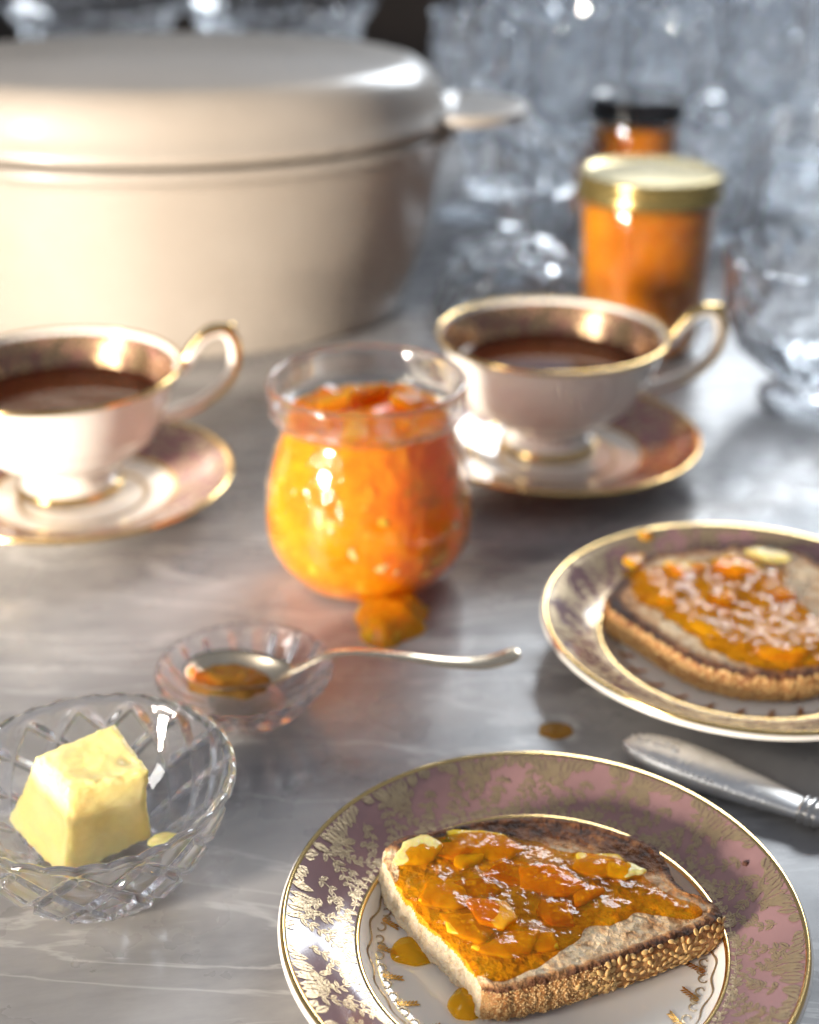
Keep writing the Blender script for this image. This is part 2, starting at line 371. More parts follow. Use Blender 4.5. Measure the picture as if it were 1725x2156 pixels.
# ------------------------------------------------------------------ cups and saucers
def make_cup(label, loc, rz, hz=1.0):
    t = thing('teacup', label, 'teacup', loc, rz, 'gilded teacups')
    out = resample([(.0225, 0), (.0248, .0012), (.0245, .0030), (.0215, .0058), (.0190, .0090), (.0205, .0115), (.0275, .0150), (.0375, .0225), (.0455, .0325), (.0508, .0440), (.0545, .0540), (.0574, .0600)], .0015)
    inn = resample([(.0562, .0604), (.0530, .0540), (.0492, .0440), (.0440, .0335), (.0360, .0240), (.0260, .0175), (0, .0150)], .0015)
    bot = [(0, .004), (.018, .004), (.0205, .0005)]
    lathe('bowl', bot + out + [(.0572, .0606)] + inn, M['porcelain'], t, 128)
    lathe('lining', resample([(.0566, .0607), (.0527, .0540), (.0489, .0440), (.0460, .0385)], .0012), M['gilt_dark'], t, 128)
    lathe('gold_rim', [(.0560, .0595), (.0562, .0608), (.0570, .0611), (.0577, .0608), (.0579, .0598), (.0576, .0590)], M['gold'], t, 128)
    lathe('foot_band', [(.0252, .0008), (.0255, .0020), (.0249, .0034), (.0240, .0042)], M['gold'], t, 96)
    lathe('body_line', [(.0418, .0262), (.0424, .0266), (.0427, .0272), (.0430, .0278), (.0432, .0288)], M['porcelain'], t, 96)
    te = [(0, .0432)] + [(.005 * i, .0432) for i in range(1, 10)] + [(.0480, .0433), (.0487, .0437)]
    lathe('tea', te, M['tea'], t, 128)
    hp = spline([(.0545, 0, .0555), (.0590, 0, .0575), (.0640, 0, .0650), (.0705, 0, .0715), (.0775, 0, .0725), (.0815, 0, .0675), (.0822, 0, .0590), (.0790, 0, .0500), (.0722, 0, .0428), (.0630, 0, .0372), (.0530, 0, .0335), (.0465, 0, .0325)], 8)
    h = tube('handle', hp, lambda q: .0026 + .0010 * abs(2 * q - 1) ** 2, M['porcelain'], t, nseg=12, flat=1.25)
    # gold along the outside, with the curled thumb rest and the two knuckles
    c = Vector((.069, 0, .052))
    g = [p + (p - c).normalized() * .0011 for p in hp[2:-5]]
    tube('gilding', g, lambda q: .0029, M['gold'], h, nseg=10, flat=1.25)
    tube('thumb_rest', spline([(.0740, 0, .0724), (.0780, 0, .0738), (.0808, 0, .0742), (.0826, 0, .0726)], 5), lambda q: .0026 * (1.1 - .25 * q), M['gold'], h, nseg=10)
    for q in ((.0625, 0, .0628), (.0640, 0, .0372)):
        v, f = lathe_data([(0, -.0034), (.0022, -.0026), (.0034, 0), (.0022, .0026), (0, .0034)], 12)
        link('knuckle', v, f, M['gold'], h, loc=q)
    return t
def make_saucer(label, loc, r=.0715):
    t = thing('saucer', label, 'saucer', loc, 0, 'gilded saucers', r / .0715)
    top = lambda x: .0052 + .0125 * smooth01(.024, .0715, x) * (x / .0715) + (.0 if x < .03 else 0)
    prof = [(0, .003), (.026, .003), (.027, .0003), (.030, .0), (.031, .003), (.05, .0075), (.068, .0155), (.0712, .0172), (.0717, .0178), (.0712, .0183)]
    prof += [(x, top(x) + .0004) for x in [.0700, .066, .06, .054, .048, .042, .036, .030, .026, .02, .01, 0]]
    lathe('dish', prof, M['porcelain'], t, 128)
    lathe('mauve_band', [(x, top(x) + .00062) for x in (.044, .047, .05, .054, .058, .062, .0692)], M['gilt_mauve'], t, 128)
    lathe('gold_edge', [(.0690, top(.069) + .0008), (.0698, top(.0698) + .0009), (.0706, .0190), (.0718, .0186), (.0721, .0178), (.0714, .0168)], M['gold'], t, 128)
    lathe('gold_ring', [(.0425, top(.0425) + .0007), (.0432, top(.0432) + .0009), (.0442, top(.0442) + .0008)], M['gold'], t, 128)
    lathe('well_ring', [(.0285, top(.0285) + .0007), (.0300, top(.030) + .0009), (.0312, top(.0312) + .0007)], M['gold_print'], t, 128)
    return t
make_saucer('mauve and gold saucer under the left teacup, cut by the picture edge', (-.1555, .592, 0))
make_saucer('mauve and gold saucer under the right teacup behind the marmalade jar', (.0745, .640, 0))
make_cup('gold-rimmed white teacup of tea at left, in front of the cooking pot', (-.1640, .604, .0060), R(12))
make_cup('gold-rimmed white teacup of tea at right, in front of the gold-lidded jar', (.0712, .654, .0060), R(-3))

# ------------------------------------------------------------------ plates with gold foliage
def psurf(r): return .0092 + .0090 * smooth01(.050, .080, r) * 1.25
def make_plate():
    t = thing('side_plate', '', 'plate', group='mauve and gold side plates')
    prof = [(0, .0025), (.040, .0025), (.041, .0002), (.044, 0), (.0455, .0030), (.054, .0062), (.066, .0112), (.0742, .0160), (.0750, .0168), (.0749, .0176), (.0742, .0180)]
    prof += [(x, psurf(x)) for x in (.0735, .070, .066, .062, .058, .0545, .0525)]
    prof += resample([(.0520, .0090), (.0508, .0082), (.0494, .0064), (.0475, .0055), (.044, .0052), (.03, .0050), (0, .0050)], .002)
    lathe('body', prof, M['porcelain'], t, 192)
    lathe('mauve_band', [(x, psurf(x) + .00015) for x in (.0533, .056, .06, .064, .068, .0728)], M['mauve'], t, 192)
    lathe('gold_edge', [(.0726, psurf(.0726) + .0002), (.0731, psurf(.0729) + .0005), (.0738, psurf(.0735) + .0006), (.0743, .0181)], M['gold'], t, 192)
    lathe('gold_ring', [(.0520, .0092), (.0523, psurf(.0523) + .00045), (.0530, psurf(.0530) + .00045), (.0534, psurf(.0534) + .0002)], M['gold'], t, 192)
    # foliage: thin gilding lying on the mauve glaze
    rnd = random.Random(3); V, F = [], []
    def put(pts2, eps):
        b = len(V)
        for x, y in pts2:
            r = math.hypot(x, y)
            if r > .0727: x, y, r = x * .0727 / r, y * .0727 / r, .0727
            if r < .0534: x, y, r = x * .0534 / r, y * .0534 / r, .0534
            V.append((x, y, psurf(r) + .00022 + eps))
        return b
    def leaf(p, d, ln, wd):
        """a pointed leaf split along its midrib"""
        d = d.normalized(); s = Vector((-d.y, d.x)); e = rnd.random() * .00012
        for sg in (1, -1):
            pts = [p, p + d * ln * .25 + s * sg * wd * .40, p + d * ln * .5 + s * sg * wd * .5, p + d * ln * .78 + s * sg * wd * .3, p + d * ln,
                   p + d * ln * .8 + s * sg * wd * .05, p + d * ln * .5 + s * sg * wd * .07, p + d * ln * .2 + s * sg * wd * .05]
            b = put(pts, e)
            q = [(0, 1, 7), (1, 2, 6, 7), (2, 3, 5, 6), (3, 4, 5)]
            for w_ in q: F.append(tuple(b + i for i in (w_ if sg < 0 else reversed(w_))))
    def stem(path, wd):
        e = rnd.random() * .00008; prev = None
        for i, p in enumerate(path):
            d = (path[min(i + 1, len(path) - 1)] - path[max(i - 1, 0)]).normalized(); s = Vector((-d.y, d.x)) * wd * .5
            b = put([p + s, p - s], e)
            if prev is not None: F.append((prev, prev + 1, b + 1, b))
            prev = b
    def pol(r, a): return Vector((r * math.cos(a), r * math.sin(a)))
    def sprig(r0, a0, r1, a1, bend, n, ln, wd):
        A, B = pol(r0, a0), pol(r1, a1); d = B - A; s = Vector((-d.y, d.x))
        path = [A + d * t + s * bend * math.sin(t * math.pi) for t in [i / 12 for i in range(13)]]
        stem(path, .00035)
        for i in range(n):
            t = .12 + .86 * i / (n - 1); q = path[int(t * 12)]; dd = (path[min(int(t * 12) + 1, 12)] - path[max(int(t * 12) - 1, 0)]).normalized()
            for sg in (1, -1):
                a = sg * R(rnd.uniform(30, 70)); dir_ = Vector((dd.x * math.cos(a) - dd.y * math.sin(a), dd.x * math.sin(a) + dd.y * math.cos(a)))
                leaf(q + dd * rnd.uniform(-.0004, .0004), dir_, ln * rnd.uniform(.75, 1.15) * (1 - .3 * t), wd * (1 - .2 * t))
        leaf(path[-1], path[-1] - path[-2], ln, wd)
    NR = 15
    for kx in range(NR):
        a0 = 2 * math.pi * kx / NR + rnd.uniform(-.03, .03)
        # gold ground along the edge, as overlapping broad leaves and a blossom
        for j in range(13):
            aa = a0 + (j - 6) * .030 + rnd.uniform(-.012, .012); ln = .0032 + .0038 * math.exp(-((j - 6) / 3.0) ** 2) + rnd.uniform(-.0008, .0012)
            d = -pol(1, aa); tilt = (j - 6) * .09 + rnd.uniform(-.3, .3); d = Vector((d.x * math.cos(tilt) - d.y * math.sin(tilt), d.x * math.sin(tilt) + d.y * math.cos(tilt)))
            leaf(pol(.0727, aa), d, ln * 1.15, .0027)
        for j in range(9):
            aa = a0 + rnd.uniform(-.06, .06); rr = .0655 + rnd.uniform(-.001, .0012); d = pol(1, rnd.uniform(0, 6.28))
            leaf(pol(rr, aa), d, .0032, .0019)
        sprig(.0695, a0 + .10, .0565, a0 + .24, .10, 6, .0036, .00165)
        sprig(.0690, a0 + .04, .0572, a0 - .02, -.16, 6, .0034, .00160)
        sprig(.0665, a0 + .26, .0600, a0 + .31, .1, 3, .0033, .00165)
        sprig(.0610, a0 + .10, .0555, a0 + .20, .12, 3, .0030, .00155)
        sprig(.0625, a0 - .10, .0562, a0 - .06, -.10, 3, .0030, .00155)
        sprig(.0553, a0 + .02, .0556, a0 + .20, .05, 4, .0026, .00140)
        sprig(.0553, a0 + .22, .0556, a0 + .40, .05, 4, .0026, .00140)
        for j in range(6):
            aa = a0 + j * .42 / 6; leaf(pol(.0537, aa), pol(1, aa + rnd.uniform(-.7, .7)), .0019, .0012)
    fo = link('gold_foliage', V, F, M['gold_print'], t, smooth=False); fo['kind'] = 'stuff'
    # gold scrollwork and ears of wheat inside the well
    V, F = [], []
    def zwell(r):
        P = [(.030, .0050), (.044, .0052), (.0475, .0055), (.0494, .0064), (.0508, .0082), (.052, .009)]
        for (ra, za), (rb, zb) in zip(P[:-1], P[1:]):
            if r <= rb: return za + (zb - za) * max(0, (r - ra) / (rb - ra))
        return .009
    def put2(pts2):
        b = len(V)
        for x, y in pts2: r = math.hypot(x, y); V.append((x, y, zwell(r) + .00022 + rnd.random() * .00004))
        return b
    def stroke(path, w0, w1):
        prev = None; n = len(path)
        for i, p in enumerate(path):
            d = (path[min(i + 1, n - 1)] - path[max(i - 1, 0)]).normalized(); s = Vector((-d.y, d.x)) * (w0 + (w1 - w0) * i / n) * .5
            b = put2([p + s, p - s])
            if prev is not None: F.append((prev, prev + 1, b + 1, b))
            prev = b
    NS = 26; V2, F2 = None, None
    for kx in range(NS):
        a0 = 2 * math.pi * kx / NS
        for sg in (1, -1):
            for rc, rad, off in ((.0468, .0021, .045), (.0458, .0015, .105)):
                c_ = pol(rc, a0 + sg * off)
                path = []
                for i in range(15):
                    th = a0 + math.pi / 2 * sg + sg * (i / 14) * 4.6; rr = rad * (1 - .75 * i / 14)
                    path.append(c_ + Vector((math.cos(th), math.sin(th))) * rr)
                stroke(path, .0006, .00035)
        stroke([pol(.0492 - .0006 * math.sin(i / 10 * math.pi * 2), a0 + i / 10 * 2 * math.pi / NS) for i in range(11)], .0005, .0005)
    so = link('gold_scrollwork', V, F, M['gold_print'], t, smooth=False); so['kind'] = 'stuff'
    for kx in range(NS):
        V, F = [], []
        a0 = 2 * math.pi * (kx + .5) / NS
        for i in range(6):
            q = pol(.0470 - .00085 * i, a0 + .01 * i)
            for sg in (1, -1):
                a = a0 + math.pi - sg * .55; d = pol(1, a); s = Vector((-d.y, d.x))
                b = put2([q, q + d * .0010 + s * .00042, q + d * .0019, q + d * .0010 - s * .00042]); F.append((b, b + 1, b + 2, b + 3))
        link('gold_wheat_ear', V, F, M['gold_dark'], t, smooth=False)
    return t
plate1 = make_plate()
plate1.location = (.0372, .2972, 0); plate1.scale = (.988,) * 3; plate1.rotation_euler.z = R(8)
plate1['label'] = 'near mauve and gold plate carrying the sharp slice of toast'
plate2 = copy_tree(plate1)
plate2.location = (.1292, .4570, 0); plate2.scale = (1.045,) * 3; plate2.rotation_euler.z = R(41)
plate2['label'] = 'farther mauve and gold plate at the right edge, its left rim shining white'

# ------------------------------------------------------------------ toast
def chaikin(pts, it=2):
    for _ in range(it):
        out = []
        for i in range(len(pts)):
            (x0, y0, c0), (x1, y1, c1) = pts[i], pts[(i + 1) % len(pts)]
            out.append((x0 * .75 + x1 * .25, y0 * .75 + y1 * .25, c0)); out.append((x0 * .25 + x1 * .75, y0 * .25 + y1 * .75, c0))
        pts = out
    return pts
def outline_resample(pts, n):
    P = pts + [pts[0]]; L = [0]
    for a, b in zip(P[:-1], P[1:]): L.append(L[-1] + math.hypot(b[0] - a[0], b[1] - a[1]))
    out = []; j = 0
    for i in range(n):
        s = L[-1] * i / n
        while L[j + 1] < s: j += 1
        t = (s - L[j]) / max(1e-9, L[j + 1] - L[j]); a, b = P[j], P[j + 1]
        out.append((a[0] + (b[0] - a[0]) * t, a[1] + (b[1] - a[1]) * t, a[2]))
    return out
def make_toast(label, outline, zb, zt, tilt, seed, brown_fn, n=560, lean=0):
    """outline: (x, y, flag); flag 1 = crusted side, 0 = cut side; world coordinates"""
    ol = outline_resample(chaikin(outline, 1), n)
    cx = sum(p[0] for p in ol) / n; cy = sum(p[1] for p in ol) / n
    t = thing('toast_slice', label, 'toast', (cx, cy, zb), 0, 'slices of toast with marmalade')
    V, B = [], []; K = 70; rows = []
    def top_z(x, y):
        h = zt - zb + tilt[0] * (x - cx) + tilt[1] * (y - cy)
        pore = max(0, noise.noise(Vector((x * 330, y * 560, seed))) - .34) * .0014
        return h + .0005 * nz3(x, y, seed, 110) + .00012 * nz3(x, y, seed, 600) - pore
    flag = [p[2] for p in ol]
    sm = [sum(flag[(i + d) % n] for d in range(-4, 5)) / 9 for i in range(n)]
    edge = []
    for i, (x, y, c) in enumerate(ol):
        j = 1 + (.010 if c else .018) * nz3(x, y, seed + 3, 330) + .008 * nz3(x, y, seed, 900)
        edge.append(((x - cx) * j + cx, (y - cy) * j + cy))
    for r in range(K + 1):
        s = (r / K) ** .8; row = []
        for i in range(n):
            x = cx + (edge[i][0] - cx) * s; y = cy + (edge[i][1] - cy) * s
            z = top_z(x, y)
            if s > .93: z -= ((s - .93) / .07) ** 2 * .0011 - .0004 * sm[i]
            row.append(len(V)); V.append((x - cx, y - cy, z))
            B.append(brown_fn(x, y, s, sm[i]) + .05 * nz3(x, y, seed + 9, 240))
        rows.append(row)
    S = 16
    for r in range(1, S + 1):
        q = r / S; row = []
        for i in range(n):
            ex, ey = edge[i]; l = math.hypot(ex - cx, ey - cy); ux, uy = (ex - cx) / l, (ey - cy) / l
            h = top_z(ex, ey) - .0007
            bul = .0011 * math.sin(q * math.pi) * sm[i] + (1 - sm[i]) * lean * q - .0012 * smooth01(.88, 1, q)
            bul += .0005 * noise.noise(Vector((ex * 450, ey * 450, q * 6 + seed))) + (1 - sm[i]) * .0008 * noise.noise(Vector((ex * 700, ey * 700, q * 9)))
            z = h * (1 - q) + (0.0 if q > .99 else 0)
            row.append(len(V)); V.append((ex + ux * bul - cx, ey + uy * bul - cy, z))
            side = .32 + .18 * nz3(ex, ey, q * .02 + seed, 90) + .22 * smooth01(.3, 0, q) + .2 * smooth01(.85, 1, q)
            B.append(side * sm[i] + (1 - sm[i]) * (.04 + .45 * smooth01(.82, 1, q) + .25 * smooth01(.08, 0, q)))
        rows.append(row)
    fc, fk = [], []
    def faces(a, b, dest_fn):
        for i in range(n):
            j = (i + 1) % n; dest_fn(i).append((a[i], a[j], b[j], b[i]))
    # direction of the outline decides the winding
    area = sum(ol[i][0] * ol[(i + 1) % n][1] - ol[(i + 1) % n][0] * ol[i][1] for i in range(n))
    for r in range(len(rows) - 1):
        side = r >= K
        for i in range(n):
            j = (i + 1) % n; q = (rows[r][i], rows[r + 1][i], rows[r + 1][j], rows[r][j])
            if area < 0: q = q[::-1]
            (fk if (side and sm[i] > .5) else fc).append(q)
    fc.append(tuple(rows[-1][::-1] if area > 0 else rows[-1]))
    def sub(fs):
        used = sorted({v for f in fs for v in f}); mp = {v: i for i, v in enumerate(used)}
        return [V[v] for v in used], [tuple(mp[v] for v in f) for f in fs], [max(0, min(1, B[v])) for v in used]
    v, f, b = sub(fc); link('crumb', v, f, M['crumb'], t, attr=b)
    v, f, b = sub(fk); ck = link('crust', v, f, M['crust'], t, attr=b)
    return t, ck, (cx, cy, zb), (lambda x, y: zb + (zt - zb) + tilt[0] * (x - cx) + tilt[1] * (y - cy))
def jelly_layer(name, blobs, org, zf, mat, parent, seed, hmax=.0036, res=.00042, thr=.42, lump=1.0, lifts=()):
    x0 = min(b[0] - 1.5 * b[2] for b in blobs); x1 = max(b[0] + 1.5 * b[2] for b in blobs)
    y0 = min(b[1] - 1.5 * b[2] for b in blobs); y1 = max(b[1] + 1.5 * b[2] for b in blobs)
    nx = int((x1 - x0) / res) + 1; ny = int((y1 - y0) / res) + 1
    X = np.linspace(x0, x1, nx); Y = np.linspace(y0, y1, ny); GX, GY = np.meshgrid(X, Y)
    Fd = np.zeros_like(GX)
    for bx, by, br, bh in blobs: Fd += bh * np.exp(-((GX - bx) ** 2 + (GY - by) ** 2) / (br * br) * 1.1)
    V = []; H = np.zeros_like(GX); idx = -np.ones(GX.shape, int)
    for j in range(ny):
        for i in range(nx):
            x, y = X[i], Y[j]
            f = Fd[j, i] + .16 * nz3(x, y, seed, 170) - thr
            if f < -.25: H[j, i] = -1; continue
            h = hmax * (1 - math.exp(-2.2 * f)) if f > 0 else f * .006
            if f > 0:
                g = smooth01(0, .2, f)
                h += g * lump * (.0011 * nz3(x, y, seed + 2, 130) + .00034 * nz3(x, y, seed + 5, 330) + .00012 * nz3(x, y, seed + 7, 800))
                for px, py, lx, ly, rz, up in lifts:
                    dx, dy = x - px, y - py
                    if abs(dx) + abs(dy) < lx + ly:
                        u = (dx * math.cos(rz) + dy * math.sin(rz)) / (lx * .56); v_ = (-dx * math.sin(rz) + dy * math.cos(rz)) / (ly * .56)
                        h += up * smooth01(1.35, .5, (u ** 4 + v_ ** 4) ** .25) * g
            H[j, i] = h
    keep = np.zeros((ny - 1, nx - 1), bool)
    keep = (np.minimum.reduce([H[:-1, :-1], H[1:, :-1], H[:-1, 1:], H[1:, 1:]]) > -.9) & (np.maximum.reduce([H[:-1, :-1], H[1:, :-1], H[:-1, 1:], H[1:, 1:]]) > -.0006)
    F = []
    def vid(j, i):
        if idx[j, i] < 0:
            idx[j, i] = len(V); V.append((X[i] - org[0], Y[j] - org[1], zf(X[i], Y[j]) - .0002 + max(H[j, i], -.0012) - org[2]))
        return idx[j, i]
    for j in range(ny - 1):
        for i in range(nx - 1):
            if keep[j, i]: F.append((vid(j, i), vid(j, i + 1), vid(j + 1, i + 1), vid(j + 1, i)))
    return link(name, V, F, mat, parent)
def slab(name, cx, cy, z, lx, ly, th, rz, mat, parent, org, seed, tilt=(0, 0), n=14, warp=.0006):
    """a soft-edged cut piece of peel"""
    V, F = [], []; rnd = random.Random(seed)
    ca, sa = math.cos(rz), math.sin(rz)
    def sq(u): return math.copysign(abs(u) ** .52, u)
    NA, NB = 28, 9
    sk = rnd.uniform(-.25, .25)
    edges = []; ph0 = rnd.uniform(0, 6.28)
    for e_ in range(5): edges.append((ph0 + e_ * 1.2566 + rnd.uniform(-.35, .35), rnd.uniform(.62, .95)))
    def rp(t_): return min([1.18] + [d_ / math.cos(t_ - f_) for f_, d_ in edges if math.cos(t_ - f_) > .15])
    for b in range(NB + 1):
        ph = -math.pi / 2 + math.pi * b / NB
        for a in range(NA):
            th_ = 2 * math.pi * a / NA
            q_ = rp(th_); x = lx * .55 * sq(math.cos(ph)) * q_ * math.cos(th_); y = ly * .55 * sq(math.cos(ph)) * q_ * math.sin(th_); zz = th * .5 * sq(math.sin(ph))
            x += y * sk
            w_ = noise.noise(Vector((x * 260, y * 260, seed * 3.1))); x += w_ * warp * 1.2; y += noise.noise(Vector((y * 260, x * 260, seed * 1.7 + 5))) * warp * 1.2
            zz += warp * noise.noise(Vector((x * 220, y * 220, seed + 11))) + (x / lx) ** 2 * th * .5 + tilt[0] * x + tilt[1] * y
            V.append((cx + x * ca - y * sa - org[0], cy + x * sa + y * ca - org[1], z + zz - org[2]))
    for b in range(NB):
        for a in range(NA):
            a2 = (a + 1) % NA; F.append((b * NA + a, b * NA + a2, (b + 1) * NA + a2, (b + 1) * NA + a))
    F.append(tuple(range(NA - 1, -1, -1))); F.append(tuple(NB * NA + a for a in range(NA)))
    return link(name, V, F, mat, parent)

o1 = [(-.0080, .3231, 1), (-.0046, .3278, 1), (.0011, .3307, 1), (.0112, .3329, 1), (.0215, .3367, 1), (.0318, .3381, 1), (.042, .3381, 1), (.052, .3362, 1),
      (.0618, .3329, 1), (.0689, .3278, 1), (.0741, .3241, 1), (.0756, .3178, 1), (.0766, .3116, 1), (.0779, .307, 1), (.0815, .3035, 1), (.0849, .3033, 1),
      (.0874, .2998, 1), (.0880, .2950, 1), (.0741, .288, 1), (.0601, .2814, 1), (.0466, .2755, 1), (.0335, .2709, 1), (.0200, .2672, 0),
      (.0170, .277, 0), (.0118, .2855, 0), (.0053, .2932, 0), (.0008, .3008, 0), (-.0032, .3082, 0), (-.0065, .3157, 0)]
def brown1(x, y, s, c):
    back = smooth01(.308, .322, y)
    d = smooth01(.54 - .10 * nz3(x, y, 1, 90), .78, s)
    left = smooth01(.06, .03, x)
    e = c * (d * back * (.46 + .20 * left) + smooth01(.9, 1, s) * (1 - back) * .55)
    return .22 + e + .16 * smooth01(.03, .08, x) + (1 - c) * .18 * smooth01(.95, 1, s)
ZB1, ZT1 = .0056, .0180
T1, crust1, org1, zf1 = make_toast('sharp slice of sesame-crusted toast with marmalade on the near plate', o1, ZB1, ZT1, (0, .02), 1.3, brown1, lean=.0022)
bl = [(.0015, .3195, .0075, .8), (.0120, .3210, .0100, .9), (.0230, .3222, .0100, .9), (.0330, .3190, .0090, .8), (.0045, .3090, .0085, .9), (.0150, .3080, .0130, 1.0),
      (.0270, .3120, .0130, 1.0), (.0400, .3110, .0120, .9), (.0520, .3115, .0105, .8), (.0600, .3120, .0090, .9), (.0130, .2960, .0090, 1.0), (.0210, .2960, .0110, 1.0),
      (.0330, .2980, .0120, .9), (.0430, .3010, .0110, .8), (.0520, .3020, .0080, .8), (.0220, .2830, .0085, 1.0), (.0300, .2820, .0085, 1.0), (.0370, .2850, .0070, .7), (.0235, .2765, .0055, .8), (.0440, .2890, .0050, .5), (.0640, .3030, .0080, .72), (.0720, .3000, .0075, .70), (.0795, .2975, .0055, .68), (.0560, .2960, .0060, .66)]
pcs = [(.0025, .3200, .0034, .0125, .0085, .0042, 20, 'peel_c', (.1, .05)), (.0125, .3210, .0026, .0090, .0070, .0034, -20, 'peel_o', (0, 0)),
       (.0170, .3170, .0024, .0070, .0055, .0034, 30, 'peel_c', (0, 0)), (.0240, .3230, .0026, .0170, .0100, .0032, -8, 'peel_y', (0, .1)),
       (.0300, .3120, .0020, .0130, .0070, .0034, 12, 'peel_d', (0, 0)), (.0400, .3080, .0026, .0130, .0100, .0036, -35, 'peel_o', (0, .05)),
       (.0410, .2960, .0024, .0080, .0110, .0036, 25, 'peel_d', (0, 0)), (.0225, .2945, .0034, .0080, .0130, .0042, 34, 'peel_o', (.06, -.12)),
       (.0105, .3030, .0020, .0120, .0100, .0034, -30, 'peel_y', (0, 0)), (.0160, .2900, .0024, .0130, .0075, .0036, -48, 'peel_y', (0, -.1)),
       (.0275, .2838, .0024, .0125, .0075, .0034, 16, 'peel_y', (0, 0)), (.0350, .2850, .0022, .0080, .0060, .0034, -10, 'peel_y', (0, 0)),
       (.0560, .3150, .0026, .0150, .0090, .0044, -14, 'peel_y', (0, 0)), (.0625, .3120, .0034, .0080, .0052, .0034, -12, 'peel_c', (0, 0)),
       (.0510, .3035, .0022, .0085, .0050, .0034, 35, 'peel_o', (0, 0)), (.0190, .3060, .0018, .0120, .0080, .0030, 8, 'peel_d', (0, 0))]
j1 = jelly_layer('marmalade', bl, org1, zf1, M['jelly'], T1, 4.2, hmax=.0027, thr=.60, lifts=[(p[0], p[1], p[3], p[4], R(p[6]), .0005 + .15 * p[5]) for p in pcs])
for i, (x, y, dz, lx, ly, th, rz, mt, tl) in enumerate(pcs):
    slab('peel_piece', x, y, zf1(x, y) + dz - .0016, lx * 1.35, ly * 1.3, th * .6, R(rz), M[mt], j1, org1, i + 1, tl)
# sesame seeds and bran on the near crust
def seed_mesh(name='sesame_seed'):
    v, f = lathe_data([(0, -.5), (.16, -.42), (.29, -.22), (.33, 0), (.28, .22), (.16, .40), (0, .52)], 8)
    me = bpy.data.meshes.new(name); me.from_pydata([(a * .95, b * .40, c) for a, b, c in v], [], f); me.update()
    me.polygons.foreach_set('use_smooth', [True] * len(me.polygons)); me.materials.append(M['seed']); return me
SEED = seed_mesh()
def seeds_on(crust_obj, parent, filt, count, size, rnd, mesh=SEED):
    me = crust_obj.data; cand = []
    for p in me.polygons:
        c = p.center
        if filt(c, p.normal): cand.append((c.copy(), p.normal.copy()))
    rnd.shuffle(cand); placed = []
    for c, nrm in cand:
        if len(placed) >= count: break
        if any((c - q).length < size * .74 for q in placed): continue
        placed.append(c)
        o = bpy.data.objects.new('sesame_seed', mesh); COL.objects.link(o); o.parent = parent
        z = Vector((rnd.gauss(0, 1), rnd.gauss(0, 1), rnd.gauss(0, 1))); z = (z - nrm * z.dot(nrm)).normalized(); x = z.cross(nrm)
        mt = Matrix((x, nrm, z)).transposed().to_4x4(); s = size * rnd.uniform(.85, 1.12)
        o.matrix_local = Matrix.Translation(c + nrm * s * .06) @ mt @ Matrix.Scale(s, 4)
    return placed
rs = random.Random(11)
def front1(c, nrm, lo, hi):
    x = c.x + org1[0]; return nrm.y < -.45 and lo < x < hi and c.z > .0006
seeds_on(crust1, crust1, lambda c, n_: front1(c, n_, .053, .0885) and c.z < .0118, 150, .0024, rs)
seeds_on(crust1, crust1, lambda c, n_: front1(c, n_, .045, .056) and c.z < .0100, 16, .0024, rs)
def grains(name, crust_obj, parent, filt, count, size, mat, rnd):
    V, F = [], []; cand = [(p.center.copy(), p.normal.copy()) for p in crust_obj.data.polygons if filt(p.center, p.normal)]
    for _ in range(count):
        c, nrm = rnd.choice(cand); s = size * rnd.uniform(.4, 1.2); q = Vector((rnd.gauss(0, 1), rnd.gauss(0, 1), rnd.gauss(0, 1))).normalized()
        a = q.orthogonal().normalized(); b2 = q.cross(a); o = c + nrm * s * .3 + Vector((rnd.uniform(-1, 1), 0, rnd.uniform(-1, 1))) * .0003; k0 = len(V)
        V += [o + q * s, o - q * s, o + a * s, o - a * s, o + b2 * s * .7, o - b2 * s * .7]
        for t_ in ((0, 2, 4), (0, 4, 3), (0, 3, 5), (0, 5, 2), (1, 4, 2), (1, 3, 4), (1, 5, 3), (1, 2, 5)): F.append(tuple(k0 + u for u in t_))
    o = link(name, V, F, mat, parent, smooth=False); o['kind'] = 'stuff'; return o
grains('bran_crumbs', crust1, crust1, lambda c, n_: front1(c, n_, .018, .056), 1500, .00030, M['bran'], rs)

# second slice, behind, out of focus
o2 = [(.0754, .4677, 1), (.0837, .4849, 1), (.0915, .4989, 1), (.1007, .508, 1), (.1172, .5114, 1), (.1399, .5148, 1), (.1581, .5147, 1), (.1680, .5051, 1), (.1760, .4829, 0),
      (.1745, .4533, 0), (.1633, .4296, 1), (.1477, .42, 1), (.1342, .4175, 1), (.1193, .4194, 1), (.1052, .4264, 1), (.0953, .4395, 1), (.0867, .4533, 1)]
T2, crust2, org2, zf2 = make_toast('blurred slice of toast with marmalade on the farther plate', o2, .0060, .0190, (0, .03), 5.1,
    lambda x, y, s, c: .26 + c * smooth01(.84, 1, s) * .6 + .25 * smooth01(.10, .085, x) + .15 * smooth01(.495, .51, y), n=420)
bl2 = [(.0960, .4880, .010, .8), (.1020, .4750, .013, 1), (.1160, .4800, .014, 1), (.1120, .4580, .013, 1), (.1290, .4900, .013, 1), (.1420, .4850, .013, .9), (.1290, .4650, .015, 1), (.1200, .4400, .011, 1), (.1340, .4400, .014, 1), (.1450, .4600, .012, .8), (.1480, .4360, .012, 1), (.1340, .4290, .009, .9), (.1560, .4450, .010, .7)]
